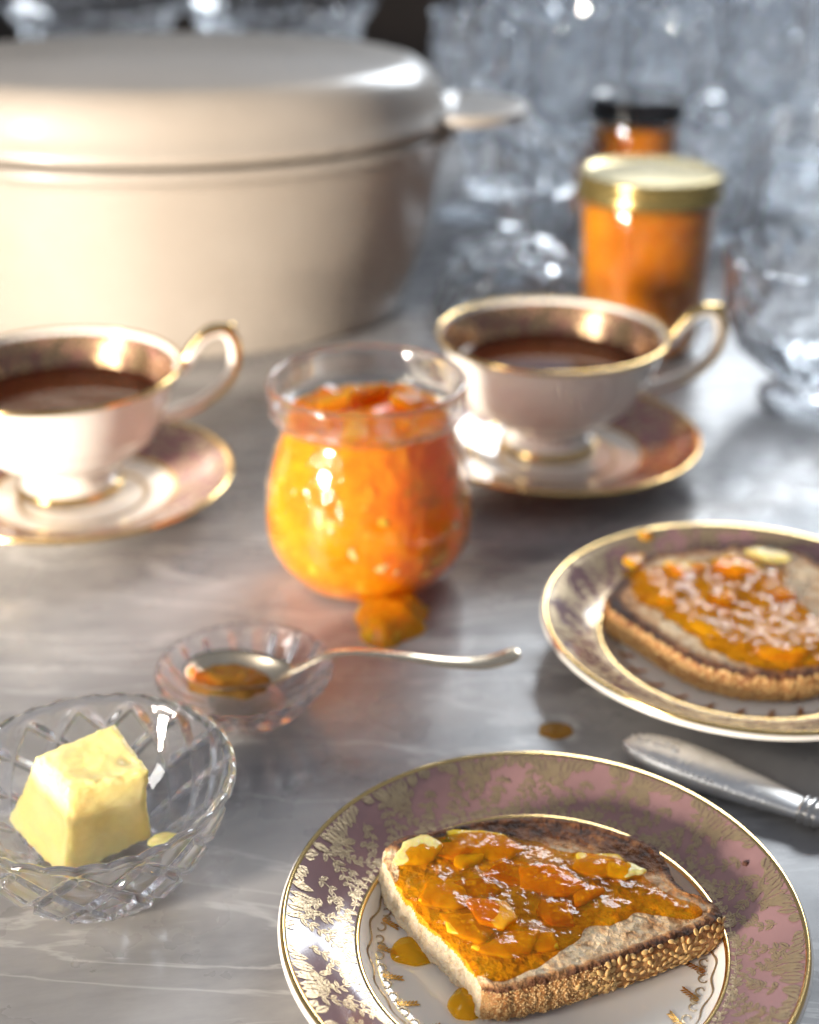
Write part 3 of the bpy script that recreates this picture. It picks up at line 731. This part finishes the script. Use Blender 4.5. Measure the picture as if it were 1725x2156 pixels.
pc2 = [(.1120, .4920, .0036, .014, .011, .005, 10, 'peel_y'), (.1330, .4930, .0040, .017, .012, .006, -15, 'peel_y'), (.1230, .4690, .0028, .013, .010, .004, 30, 'peel_d'), (.1380, .4320, .0028, .017, .009, .004, 8, 'peel_y'),
       (.1120, .4480, .0026, .014, .006, .004, -45, 'peel_c'), (.1470, .5010, .0044, .018, .009, .006, -25, 'peel_c'), (.0930, .4990, .0030, .010, .007, .005, 20, 'peel_o'), (.1480, .4730, .0026, .012, .009, .004, 0, 'peel_d'), (.1010, .4700, .0026, .011, .008, .004, 60, 'peel_y')]
j2 = jelly_layer('marmalade', bl2, org2, zf2, M['jelly'], T2, 9.1, hmax=.0034, res=.0006, lump=1.7, lifts=[(p[0], p[1], p[3], p[4], R(p[6]), .0006 + .2 * p[5]) for p in pc2])
for i, (x, y, dz, lx, ly, th, rz, mt) in enumerate(pc2):
    slab('peel_piece', x, y, zf2(x, y) + dz - .0022, lx * 1.1, ly * 1.1, th * .6, R(rz), M[mt], j2, org2, i + 40)
rs2 = random.Random(5)
seeds_on(crust2, crust2, lambda c, n_: n_.y < -.2 and c.z > .001 and c.z < .0122, 210, .0022, rs2)
grains('bran_crumbs', crust2, crust2, lambda c, n_: n_.y < -.2, 900, .0003, M['bran'], rs2)

# drips that have come off the toast
def drop(name, label, loc, rx, ry, h, mat, cat='marmalade', seed=0):
    prof = [(1, 0), (.98, .22), (.90, .48), (.74, .74), (.5, .92), (.25, .985), (0, 1)]
    v, f = lathe_data(resample(prof, .12), 40)
    vv = []
    for x, y, z in v:
        j = 1 + .16 * noise.noise(Vector((x * 1.6, y * 1.6, seed))); vv.append((x * rx * j, y * ry * j, z * h * (1 + .15 * noise.noise(Vector((x * 2, y * 2, seed + 4))))))
    return tag(link(name, vv, f, mat, loc=loc), label, cat)
drop('marmalade_drip', 'round amber drip of marmalade below the near toast corner', (.0155, .2745, .0053), .0052, .0050, .0042, M['drop'], seed=2)
drop('marmalade_smear', 'flat yellow blob of marmalade beside the white cut edge of the near toast', (.0015, .2945, .0053), .0075, .0052, .0030, M['drop'], seed=5)
drop('marmalade_blob', 'small orange marmalade blob on the far rim of the farther plate', (.1010, .5265, .0172), .0042, .0034, .0036, M['peel_o'], seed=8)
drop('marmalade_stain', 'faint yellow marmalade spot on the marble left of the knife', (.0525, .4090, .0002), .0062, .0050, .0008, M['stain'], seed=12)
drop('toast_crumb', 'tiny dark toast crumb on the right rim of the near plate', (.0995, .3195, .0158), .0011, .0009, .0010, pbr('burnt_crumb', (.08, .025, .01), .7), 'crumb', seed=15)

# ------------------------------------------------------------------ open marmalade jar
JX, JY = -.0172, .5250
jar = thing('marmalade_jar', 'open round glass jar of bright orange marmalade in the middle of the table', 'jar', (JX, JY, 0))
ob = resample([(0, .0012), (.018, .0012), (.0235, .0002), (.0290, .0022), (.0370, .0085), (.0428, .0175), (.0448, .0275), (.0442, .0385), (.0420, .0510), (.0385, .0635), (.0352, .0720), (.0345, .0742)], .002)
ib = resample([(.0337, .0742), (.0344, .0718), (.0377, .0632), (.0412, .0508), (.0434, .0384), (.0440, .0275), (.0420, .0178), (.0362, .0090), (.0282, .0030), (0, .0022)], .002)
lathe('bowl', ob + ib, M['glass'], jar, 128)
col = resample([(.0345, .0746), (.0354, .0756), (.0394, .0766), (.0405, .0785), (.0408, .0840), (.0411, .0888), (.0408, .0909), (.0396, .0916), (.0383, .0907), (.0374, .0880), (.0370, .0840), (.0366, .0795), (.0352, .0770), (.0332, .0756), (.0330, .0744)], .0012)
lathe('collar', col, M['thickglass'], jar, 128)
ij = [(max(r - .0005, 0), z + .0003) for r, z in ib[::-1]]
topz = .0640
def jmod(i, r, z, a):
    if i >= len(ij) + 3: return r, z + .0032 * nz3(r * math.cos(a), r * math.sin(a), 2.2, 95) + .0012 * nz3(r * math.cos(a), r * math.sin(a), 5.2, 300)
    return r - .0009 * abs(nz3(r * math.cos(a), r * math.sin(a), z + 3, 120)), z
tops = [(.0327, .0744), (.0331, .0750), (.0334, .0758), (.0325, .0764), (.030, .0758), (.027, .0760), (.023, .0748), (.018, .0736), (.012, .0732), (.006, .0742), (0, .0748)]
mj = lathe('marmalade', ij + tops, M['jar_jelly'], jar, 128, jmod)
rj = random.Random(21)
def wall_r(z):
    for (r0, z0), (r1, z1) in zip(ib[:-1], ib[1:]):
        if min(z0, z1) <= z <= max(z0, z1) and abs(z1 - z0) > 1e-9: return r0 + (r1 - r0) * (z - z0) / (z1 - z0)
    return .03
for i in range(70):
    z = rj.uniform(.012, .068); a = rj.uniform(-math.pi * 1.02, .05); slope = (wall_r(z + .002) - wall_r(z - .002)) / .004
    nr = Vector((1, 0, -slope)).normalized(); rr = wall_r(z)
    mt = rj.choice(['peel_y', 'peel_o', 'peel_y', 'peel_c', 'peel_o'])
    o = slab('peel_piece', 0, 0, 0, rj.uniform(.006, .013), rj.uniform(.004, .008), .0022, 0, M[mt], mj, (0, 0, 0), 60 + i, warp=.0008)
    p_ = Vector((rr, 0, z)) - nr * .0019
    q_ = Matrix.Rotation(a, 3, 'Z')
    o.location = q_ @ p_
    o.rotation_euler = (q_ @ nr.to_track_quat('Z', 'X').to_matrix() @ Matrix.Rotation(rj.uniform(0, 3.1), 3, 'Z')).to_euler()
for i, (x, y, lx, mt) in enumerate(((-.014, .010, .016, 'peel_o'), (.018, .012, .018, 'peel_o'), (-.004, -.018, .015, 'peel_y'), (.016, -.012, .013, 'peel_o'), (-.019, -.008, .012, 'peel_o'), (.002, .022, .014, 'peel_d'))):
    slab('peel_piece', x, y, .0762, lx, lx * .6, .0050, R(40 * i), M[mt], mj, (0, 0, 0), 120 + i, (.25 * (-1) ** i, .2))
sp = jelly_layer('marmalade_spill', [(-.012, .4915, .010, 1), (-.002, .4925, .010, 1), (-.008, .4815, .0095, 1), (-.011, .4720, .0075, .95), (.000, .4790, .006, .7)], (0, 0, 0), lambda x, y: 0.0, M['spill'], None, 14.5, hmax=.0095, res=.0006, thr=.34, lump=1.5)
tag(sp, 'lumpy marmalade spilled on the marble against the foot of the open jar', 'marmalade')
for i, (x, y, z, mt) in enumerate(((-.012, .489, .0062, 'peel_o'), (-.003, .4885, .0060, 'peel_o'), (-.009, .478, .0050, 'peel_d'), (-.011, .4705, .0034, 'peel_y'))):
    slab('peel_piece', x, y, z - .001, .012, .009, .005, R(50 * i), M[mt], sp, (0, 0, 0), 150 + i, (.2, -.3))

# ------------------------------------------------------------------ closed jars behind
def closed_jar(label, loc, r, h, lidmat, body_mat, taper=.84, sc_=1):
    t = thing('jam_jar', label, 'jar', loc, 0, 'closed jars of marmalade')
    hb = h * .882
    po = resample([(0, .0015), (r * taper * .9, .001), (r * taper, .004), (r * (taper + .05), .02), (r * .935, hb * .6), (r * .955, hb * .92), (r * .90, hb)], .003)
    pi = [(max(a - .0022, 0), b + (.002 if b < .01 else 0)) for a, b in po[::-1]]
    lathe('glass', po + pi, M['glass'], t, 96)
    pj = [(max(a - .0030, 0), max(b, .0042)) for a, b in po[:-2]]
    mj_ = lathe('marmalade', pj + [(0, pj[-1][1] + .0005)], body_mat, t, 96, lambda i, a, z, th: (a - .0012 * abs(nz3(a * math.cos(th), a * math.sin(th), z, 60)), z))
    zl = hb - .0005
    lp = [(r * .93, zl - .001), (r * .985, zl - .0012), (r * 1.0, zl + .0006), (r * .985, zl + .0022), (r * .972, zl + .0035), (r * .975, h - .0035), (r * .965, h - .0012), (r * .935, h), (r * .90, h - .0002), (r * .87, h - .0016), (r * .82, h - .0018), (r * .5, h - .0012), (0, h - .0008)]
    lathe('lid', resample(lp, .0016), lidmat, t, 128)
    rk = random.Random(int(r * 1e5))
    for i in range(12):
        z = rk.uniform(.02, hb * .85); a = -math.pi / 2 + rk.uniform(-1.3, 1.3); rr = r * (taper + .06 * z / hb) - .0045
        o = slab('peel_piece', 0, 0, 0, rk.uniform(.012, .02), rk.uniform(.006, .012), .003, 0, M[rk.choice(['peel_d', 'peel_d', 'peel_o'])], mj_, (0, 0, 0), 200 + i)
        o.location = (rr * math.cos(a), rr * math.sin(a), z); o.rotation_euler = (Matrix.Rotation(a, 3, 'Z') @ Matrix.Rotation(R(90), 3, 'Y') @ Matrix.Rotation(rk.uniform(0, 3), 3, 'Z')).to_euler()
    return t
closed_jar('tapered jar of dark marmalade with a gold screw lid, behind the right teacup', (.1434, .8218, 0), .0440, .110, M['lid_gold'], M['dark_jelly'])
closed_jar('jar of dark marmalade with a black lid, behind the gold-lidded jar', (.1655, 1.0280, 0), .0350, .119, M['lid_black'], M['dark_jelly'], .92)

# ------------------------------------------------------------------ butter in a crystal dish
def cut_mod(n_out, N_, kz, depth, w_, flute=0, serr=0, z0=0, z1=1):
    def mod(i, r, z, a):
        if i < n_out and r > .004:
            s = (z - z0) / (z1 - z0); g = 0
            for sg in (1, -1):
                d = (a / (2 * math.pi) * N_ + sg * s * kz) % 1.0; g = max(g, max(0, 1 - abs(d - .5) * 2 / w_))
            fade = smooth01(0, .1, s) * smooth01(1.0, .86, s)
            r2 = r - depth * g * fade - flute * abs(math.sin(a * N_ * 1.5)) * smooth01(.3, 0, s)
            return r2, z + (serr * abs(math.sin(a * N_)) if s > .97 else 0)
        return r, z + (serr * abs(math.sin(a * N_)) if (z - z0) / (z1 - z0) > .97 else 0)
    return mod
def crystal_dish(name, label, cat, loc, outp, inp, N_, kz, depth, w_, mat, n=360, step=.0008, serr=.0006, flute=.0008, group=None, smooth=True, jit=0):
    o_ = resample(outp, step); i_ = resample(inp, step * 1.8); zmax = max(p[1] for p in o_)
    v, f = lathe_data(o_ + i_, n, cut_mod(len(o_), N_, kz, depth, w_, flute, serr, 0, zmax))
    if jit:
        rg = random.Random(5); v = [(x + rg.uniform(-jit, jit), y + rg.uniform(-jit, jit), z + (rg.uniform(-jit, jit) if z > .004 else 0)) for x, y, z in v]
    o = link(name, v, f, mat, None, smooth, loc); tag(o, label, cat, group); return o
BX, BY = -.0955, .3350
crystal_dish('butter_dish', 'cut crystal dish holding the block of butter at the left edge', 'dish', (BX, BY, 0),
    [(0, .0012), (.018, .0012), (.0215, .0002), (.0245, .0010), (.0290, .0050), (.0345, .0130), (.0390, .0220), (.0422, .0310), (.0434, .0352)],
    [(.0430, .0364), (.0416, .0366), (.0402, .0356), (.0378, .0305), (.0332, .0215), (.0280, .0145), (.0215, .0095), (.012, .0076), (0, .0074)],
    15, 2.1, .0029, .32, M['crystal'], n=660, step=.0005, serr=.0008)
# butter block
def butter():
    P = {'tbl': (-.1140, .3420, .0385), 'tbr': (-.0912, .3538, .0425), 'tfr': (-.0765, .3300, .0422), 'tfl': (-.0990, .3222, .0418),
         'bbl': (-.1262, .3425, .0130), 'bbr': (-.0880, .3560, .0130), 'bfr': (-.0790, .3345, .0125), 'bfl': (-.1030, .3187, .0095)}
    for q in P: P[q] = Vector(P[q])
    n = 40; V, F = [], []; idx = {}
    def pt(u, v_, w_):
        a = P['bfl'].lerp(P['bfr'], u).lerp(P['bbl'].lerp(P['bbr'], u), v_); b = P['tfl'].lerp(P['tfr'], u).lerp(P['tbl'].lerp(P['tbr'], u), v_)
        return a.lerp(b, w_)
    c = pt(.5, .5, .5)
    def vid(i, j, k_):
        key = (i, j, k_)
        if key not in idx:
            u, v_, w_ = i / n, j / n, k_ / n; p = pt(u, v_, w_)
            # rounded edges
            e = [min(q, 1 - q) for q in (u, v_, w_)]; near = sum(1 for q in e if q < .02)
            d = (p - c).normalized(); edge = sorted(e)[1]
            p = p - d * .0008 * math.exp(-(edge / .045) ** 2)
            # hollow knife cuts on the sides and a lip at the top
            if e[0] < 1e-6 or e[1] < 1e-6: p = p - Vector((d.x, d.y, 0)) * .0006 * math.sin(w_ * math.pi) + Vector((d.x, d.y, 0)) * .0006 * noise.noise(Vector((w_ * 5, 2, 0)))
            if w_ > .999: p.z += .0007 * noise.noise(Vector((u * 2.2, v_ * 2.6, 3))) - .0012 * math.exp(-((u - .85) ** 2 + (v_ - .25) ** 2) / .01) + .0010 * (1 - v_) * 0
            p = p + d * .0005 * noise.noise(p * 120) + d * .00045 * math.exp(-(edge / .10) ** 2) * noise.noise(p * 520) + d * .00018 * noise.noise(Vector((p.x * 300, p.y * 300, p.z * 1900)))
            idx[key] = len(V); V.append(p)
        return idx[key]
    for i in range(n):
        for j in range(n):
            F.append((vid(i, j, n), vid(i + 1, j, n), vid(i + 1, j + 1, n), vid(i, j + 1, n)))
            F.append((vid(i, j, 0), vid(i, j + 1, 0), vid(i + 1, j + 1, 0), vid(i + 1, j, 0)))
            F.append((vid(i, 0, j), vid(i + 1, 0, j), vid(i + 1, 0, j + 1), vid(i, 0, j + 1)))
            F.append((vid(i, n, j), vid(i, n, j + 1), vid(i + 1, n, j + 1), vid(i + 1, n, j)))
            F.append((vid(0, i, j), vid(0, i, j + 1), vid(0, i + 1, j + 1), vid(0, i + 1, j)))
            F.append((vid(n, i, j), vid(n, i + 1, j), vid(n, i + 1, j + 1), vid(n, i, j + 1)))
    org = Vector((BX, BY, .009))
    return tag(link('butter_block', [v - org for v in V], F, M['butter'], loc=tuple(org)), 'pale yellow block of butter standing in the crystal dish', 'butter')
butter()
drop('butter_curl', 'small scrap of butter lying right of the butter block in the dish', (-.0735, .3300, .0150), .0060, .0026, .0032, M['butter'], 'butter', 31)
drop('butter_crumb', 'small butter crumb lying below the butter block in the dish', (-.1040, .3140, .0125), .0040, .0025, .0024, M['butter'], 'butter', 37)

# ------------------------------------------------------------------ small crystal dish with the spoon
crystal_dish('salt_dish', 'small round crystal dish with a ribbed rim holding the spoon', 'dish', (-.0600, .4230, 0),
    [(0, .0008), (.012, .0008), (.0150, .0002), (.0180, .0012), (.0240, .0060), (.0295, .0125), (.0322, .0168)],
    [(.0318, .0178), (.0304, .0176), (.0270, .0125), (.0225, .0085), (.016, .0062), (.008, .0055), (0, .0054)],
    18, 0.0, .0028, .7, M['crystal'], n=288, step=.0008, flute=.0006)
spoon = thing('teaspoon', 'silver teaspoon with marmalade in its bowl, resting across the small crystal dish', 'spoon', (-.0640, .4250, .0085), R(-5))
def spoon_bowl():
    V, F = [], []; n, m = 40, 12
    for side in (0, 1):
        for r in range(m + 1):
            s = r / m
            for i in range(n):
                a = 2 * math.pi * i / n
                L_ = .0205 * (1 + .10 * math.cos(a)); x = s * L_ * math.cos(a); y = s * .0128 * math.sin(a) * (1 - .15 * math.cos(a) * s)
                z = .0078 * (s ** 2.2) + (0 if side == 0 else -.0008 * (1 - s) - .0001)
                V.append((x, y, z))
    o = (m + 1) * n
    for r in range(m):
        for i in range(n):
            j = (i + 1) % n
            F.append((r * n + i, (r + 1) * n + i, (r + 1) * n + j, r * n + j)); F.append((o + r * n + i, o + r * n + j, o + (r + 1) * n + j, o + (r + 1) * n + i))
    for i in range(n): F.append((m * n + i, o + m * n + i, o + m * n + (i + 1) % n, m * n + (i + 1) % n))
    return V, F
v, f = spoon_bowl(); link('bowl', v, f, M['spoon_silver'], spoon)
hp = spline([(.0205, 0, .0075), (.026, 0, .0105), (.034, .0005, .0150), (.045, .001, .0168), (.060, .001, .0160), (.078, .002, .0135), (.092, .004, .0130), (.1035, .007, .0160)], 8)
tube('handle', hp, lambda t: .0020 + .0022 * smooth01(.45, .95, t) - .0016 * smooth01(.95, 1, t), M['spoon_silver'], spoon, nseg=14, up=Vector((0, 0, 1)), flat=.42)
jelly_layer('marmalade', [(-.006, .001, .009, 1), (.004, -.001, .009, 1), (-.012, -.001, .005, .6)], (0, 0, 0), lambda x, y: .0032, M['stain'], spoon, 33.0, hmax=.0036, res=.0006, lump=1.2)

# ------------------------------------------------------------------ knife
A = Vector((.0750, .3958, .0062)); Bk = Vector((.1305, .3565, .0062)); dk = (Bk - A).normalized()
kn = thing('table_knife', 'ornate silver knife handle lying on the marble between the two plates', 'knife', (A.x, A.y, 0), math.atan2(dk.y, dk.x))
def handle(prof, nseg, wid, thk):
    V, F = [], []
    for (x, s) in prof:
        for kx in range(nseg):
            a = 2 * math.pi * kx / nseg; cy, cz = math.cos(a), math.sin(a)
            V.append((x, s * wid * math.copysign(abs(cy) ** .8, cy), .0052 + s * thk * math.copysign(abs(cz) ** .8, cz)))
    for i in range(len(prof) - 1):
        for kx in range(nseg): F.append((i * nseg + kx, i * nseg + (kx + 1) % nseg, (i + 1) * nseg + (kx + 1) % nseg, (i + 1) * nseg + kx))
    F.append(tuple(range(nseg - 1, -1, -1))); F.append(tuple((len(prof) - 1) * nseg + q for q in range(nseg))); return V, F
pr = resample([(0, .06), (.0015, .34), (.005, .62), (.011, .86), (.018, .98), (.026, 1.0), (.036, .94), (.048, .80), (.058, .66), (.0645, .55)], .0008)
v, f = handle(pr, 28, .0088, .0046)
vv = []
for x, y, z in v:
    b_ = .00035 * noise.noise(Vector((x * 900, y * 900, z * 900))) * smooth01(.0020, .0045, abs(y)) * smooth01(.06, .045, x)
    vv.append((x, y + math.copysign(b_, y), z + b_))
hd = link('handle', vv, f, M['knife_silver'], kn)
for sg in (1, -1):      # raised beading along both edges of the handle
    for i in range(17):
        x = .0020 + i * .0021; s = np.interp(x, [p[0] for p in pr], [p[1] for p in pr])
        v, f = lathe_data([(0, -.5), (.35, -.35), (.5, 0), (.35, .35), (0, .5)], 8)
        link('bead', [(a * .0024, b * .0013, c * .0014) for a, b, c in v], f, M['silver'], hd, loc=(x, sg * s * .0088 * .84, .0052 + s * .0046 * .58))
for i in range(5):      # scroll relief near the end
    x = .006 + i * .0032
    path = [Vector((x + .0018 * math.cos(t) * (1 - t / 9), .0018 * math.sin(t) * (1 - t / 9) * (1 if i % 2 else -1), .0052 + .0046 * np.interp(x, [p[0] for p in pr], [p[1] for p in pr]) + .0001)) for t in [q * .5 for q in range(14)]]
    tube('scroll', path, .00038, M['silver'], hd, nseg=6, up=Vector((0, 0, 1)))
pn = resample([(.0640, .55), (.0652, .70), (.0664, .60), (.0676, .72), (.0690, .58), (.0702, .66), (.0718, .50), (.074, .48)], .0005)
v, f = handle(pn, 24, .0084, .0060); link('collar', v, f, M['silver'], kn)
V = []; F = []
for i, x in enumerate([.0735 + q * .0072 for q in range(13)]):
    t = i / 12; hw = .0030 + .0055 * math.sin(min(1, t * 1.15) * math.pi * .62) ; hw *= (1 - .75 * max(0, t - .85) / .15)
    for y, z in ((-hw, .0046), (0, .0054), (hw, .0050), (0, .0042)): V.append((x, y, z))
for i in range(12):
    for q in range(4): F.append((i * 4 + q, i * 4 + (q + 1) % 4, (i + 1) * 4 + (q + 1) % 4, (i + 1) * 4 + q))
F += [(3, 2, 1, 0), (48, 49, 50, 51)]
link('blade', V, F, M['silver'], kn)

# ------------------------------------------------------------------ crystal glassware at the back
def facet_mod(n_out, N_, kz, depth, za, zb):
    def mod(i, r, z, a):
        if i < n_out and za < z < zb and r > .008:
            s = (z - za) / (zb - za)
            def tri(t): t %= 1.0; return abs(2 * t - 1)
            g = .5 * (tri(a / (2 * math.pi) * N_ + s * kz) + tri(a / (2 * math.pi) * N_ - s * kz))
            return r - depth * g * smooth01(0, .08, s) * smooth01(1, .95, s), z
        return r, z
    return mod
def glassware(name, label, cat, loc, outp, inp, N_, kz, depth, za, zb, flip=False, sc_=1, n=48, jt=.0009, group='cut crystal glassware at the back'):
    o_ = resample(outp, .0055); i_ = resample(inp, .008)
    v, f = lathe_data(o_ + i_, n, facet_mod(len(o_), N_, kz, depth, za, zb))
    rg = random.Random(int(loc[0] * 1e4)); v = [(x + rg.uniform(-jt, jt), y + rg.uniform(-jt, jt), z + (rg.uniform(-jt, jt) if z > .004 else 0)) for x, y, z in v]
    if flip:
        h = max(p[2] for p in v); v = [(x, -y, h - z) for x, y, z in v]
    v = [(x * sc_, y * sc_, z * sc_) for x, y, z in v]
    o = link(name, v, f, M['crystal_far'], None, False, loc); tag(o, label, cat, group); return o
gob_o = [(0, .001), (.030, .0005), (.034, .0022), (.020, .0060), (.0075, .0110), (.0050, .025), (.0052, .045), (.0095, .052), (.0060, .058), (.0120, .066), (.0260, .080), (.0345, .100), (.0370, .125), (.0360, .155), (.0355, .165)]
gob_i = [(.0345, .1655), (.0340, .155), (.0345, .125), (.0318, .102), (.0230, .085), (.010, .074), (0, .072)]
cou_o = [(0, .001), (.036, .0005), (.039, .0020), (.025, .0055), (.0085, .0095), (.0065, .0180), (.0100, .0240), (.0075, .0290), (.0160, .0350), (.0360, .0430), (.0490, .0600), (.0530, .0780), (.0535, .0830)]
cou_i = [(.0520, .0834), (.0512, .0780), (.0465, .0620), (.0340, .0480), (.016, .0420), (0, .0410)]
tum_o = [(0, .001), (.030, .0005), (.034, .003), (.036, .02), (.038, .06), (.0395, .090)]
tum_i = [(.0380, .0905), (.0365, .06), (.0340, .02), (.028, .013), (0, .012)]
bwl_o = [(0, .001), (.030, .0005), (.0345, .0030), (.0260, .0090), (.0240, .0140), (.0340, .0190), (.0500, .0320), (.0590, .0520), (.0620, .0760), (.0622, .0850)]
bwl_i = [(.0604, .0854), (.0590, .0760), (.0560, .0540), (.0460, .0360), (.0300, .0250), (0, .0230)]
tall_o = [(0, .001), (.040, .0005), (.044, .003), (.030, .008), (.012, .013), (.012, .03), (.030, .040), (.050, .060), (.062, .095), (.072, .130), (.082, .145)]
tall_i = [(.0800, .1455), (.069, .131), (.0585, .097), (.047, .064), (.027, .046), (0, .043)]
glassware('crystal_bowl', 'footed cut crystal bowl at the right edge, beside the right teacup handle', 'bowl', (.2330, .7300, 0), bwl_o, bwl_i, 16, 2.0, .0034, .016, .079, n=96, jt=.00025)
glassware('crystal_coupe', 'upside-down cut crystal coupe between the pot and the gold-lidded jar', 'glass', (.0690, .8950, 0), cou_o, cou_i, 16, 1.6, .0035, .033, .080, True, 1.02)
glassware('crystal_coupe', 'upside-down cut crystal coupe right of the gold-lidded jar', 'glass', (.3300, 1.1800, 0), cou_o, cou_i, 16, 1.6, .0035, .033, .080, True, 1.1)
glassware('crystal_tumbler', 'short cut crystal tumbler behind the upside-down coupe, beside the pot lug', 'glass', (.1000, 1.0250, 0), tum_o, tum_i, 14, 2.2, .0032, .010, .085)
glassware('crystal_tumbler', 'short cut crystal tumbler right of the black-lidded jar', 'glass', (.2400, 1.0800, 0), tum_o, tum_i, 14, 2.2, .0032, .010, .085, sc_=1.1)
spots = [(.0520, 1.1500, 1.0, 'nearest the pot lug'), (.1260, 1.1450, 1.0, 'behind the tumbler, left of the black lid'), (.2020, 1.1600, .98, 'directly behind the black-lidded jar'), (.3650, 1.0600, .95, 'at the right edge above the crystal bowl'),
         (.2920, 1.1900, 1.05, 'second from the right edge in the front row of goblets'), (.0900, 1.2600, 1.08, 'in the second row, left of the black lid'), (.1700, 1.2700, 1.08, 'in the second row, straight above the black lid'),
         (.2500, 1.2900, 1.08, 'in the second row, right of the black lid'), (.3550, 1.2850, 1.05, 'in the second row, at the right edge'), (.1350, 1.3900, 1.12, 'in the last row, above the upside-down coupe'), (.2150, 1.4000, 1.12, 'in the last row, above the black lid'),
         (.3050, 1.4100, 1.12, 'in the last row, near the top right corner')]
g0 = None
for x, y, s, where in spots:
    if g0 is None:
        g0 = glassware('crystal_goblet', '', 'goblet', (x, y, 0), gob_o, gob_i, 14, 3.2, .0050, .066, .163); o = g0
    else:
        o = g0.copy(); COL.objects.link(o); o.location = (x, y, 0)
    o.scale = (s, s, s); o.rotation_euler.z = x * 50; o['label'] = 'blurred cut crystal goblet ' + where
glassware('crystal_bowl', 'wide flared crystal bowl just showing above the back of the pot lid', 'bowl', (-.1150, 1.3000, 0), tall_o, tall_i, 18, 2.0, .004, .040, .135, sc_=1.06)
glassware('crystal_bowl', 'flared crystal bowl above the pot lid, right of the wide one', 'bowl', (-.2900, 1.3400, 0), tall_o, tall_i, 18, 2.0, .004, .040, .135, sc_=1.02)
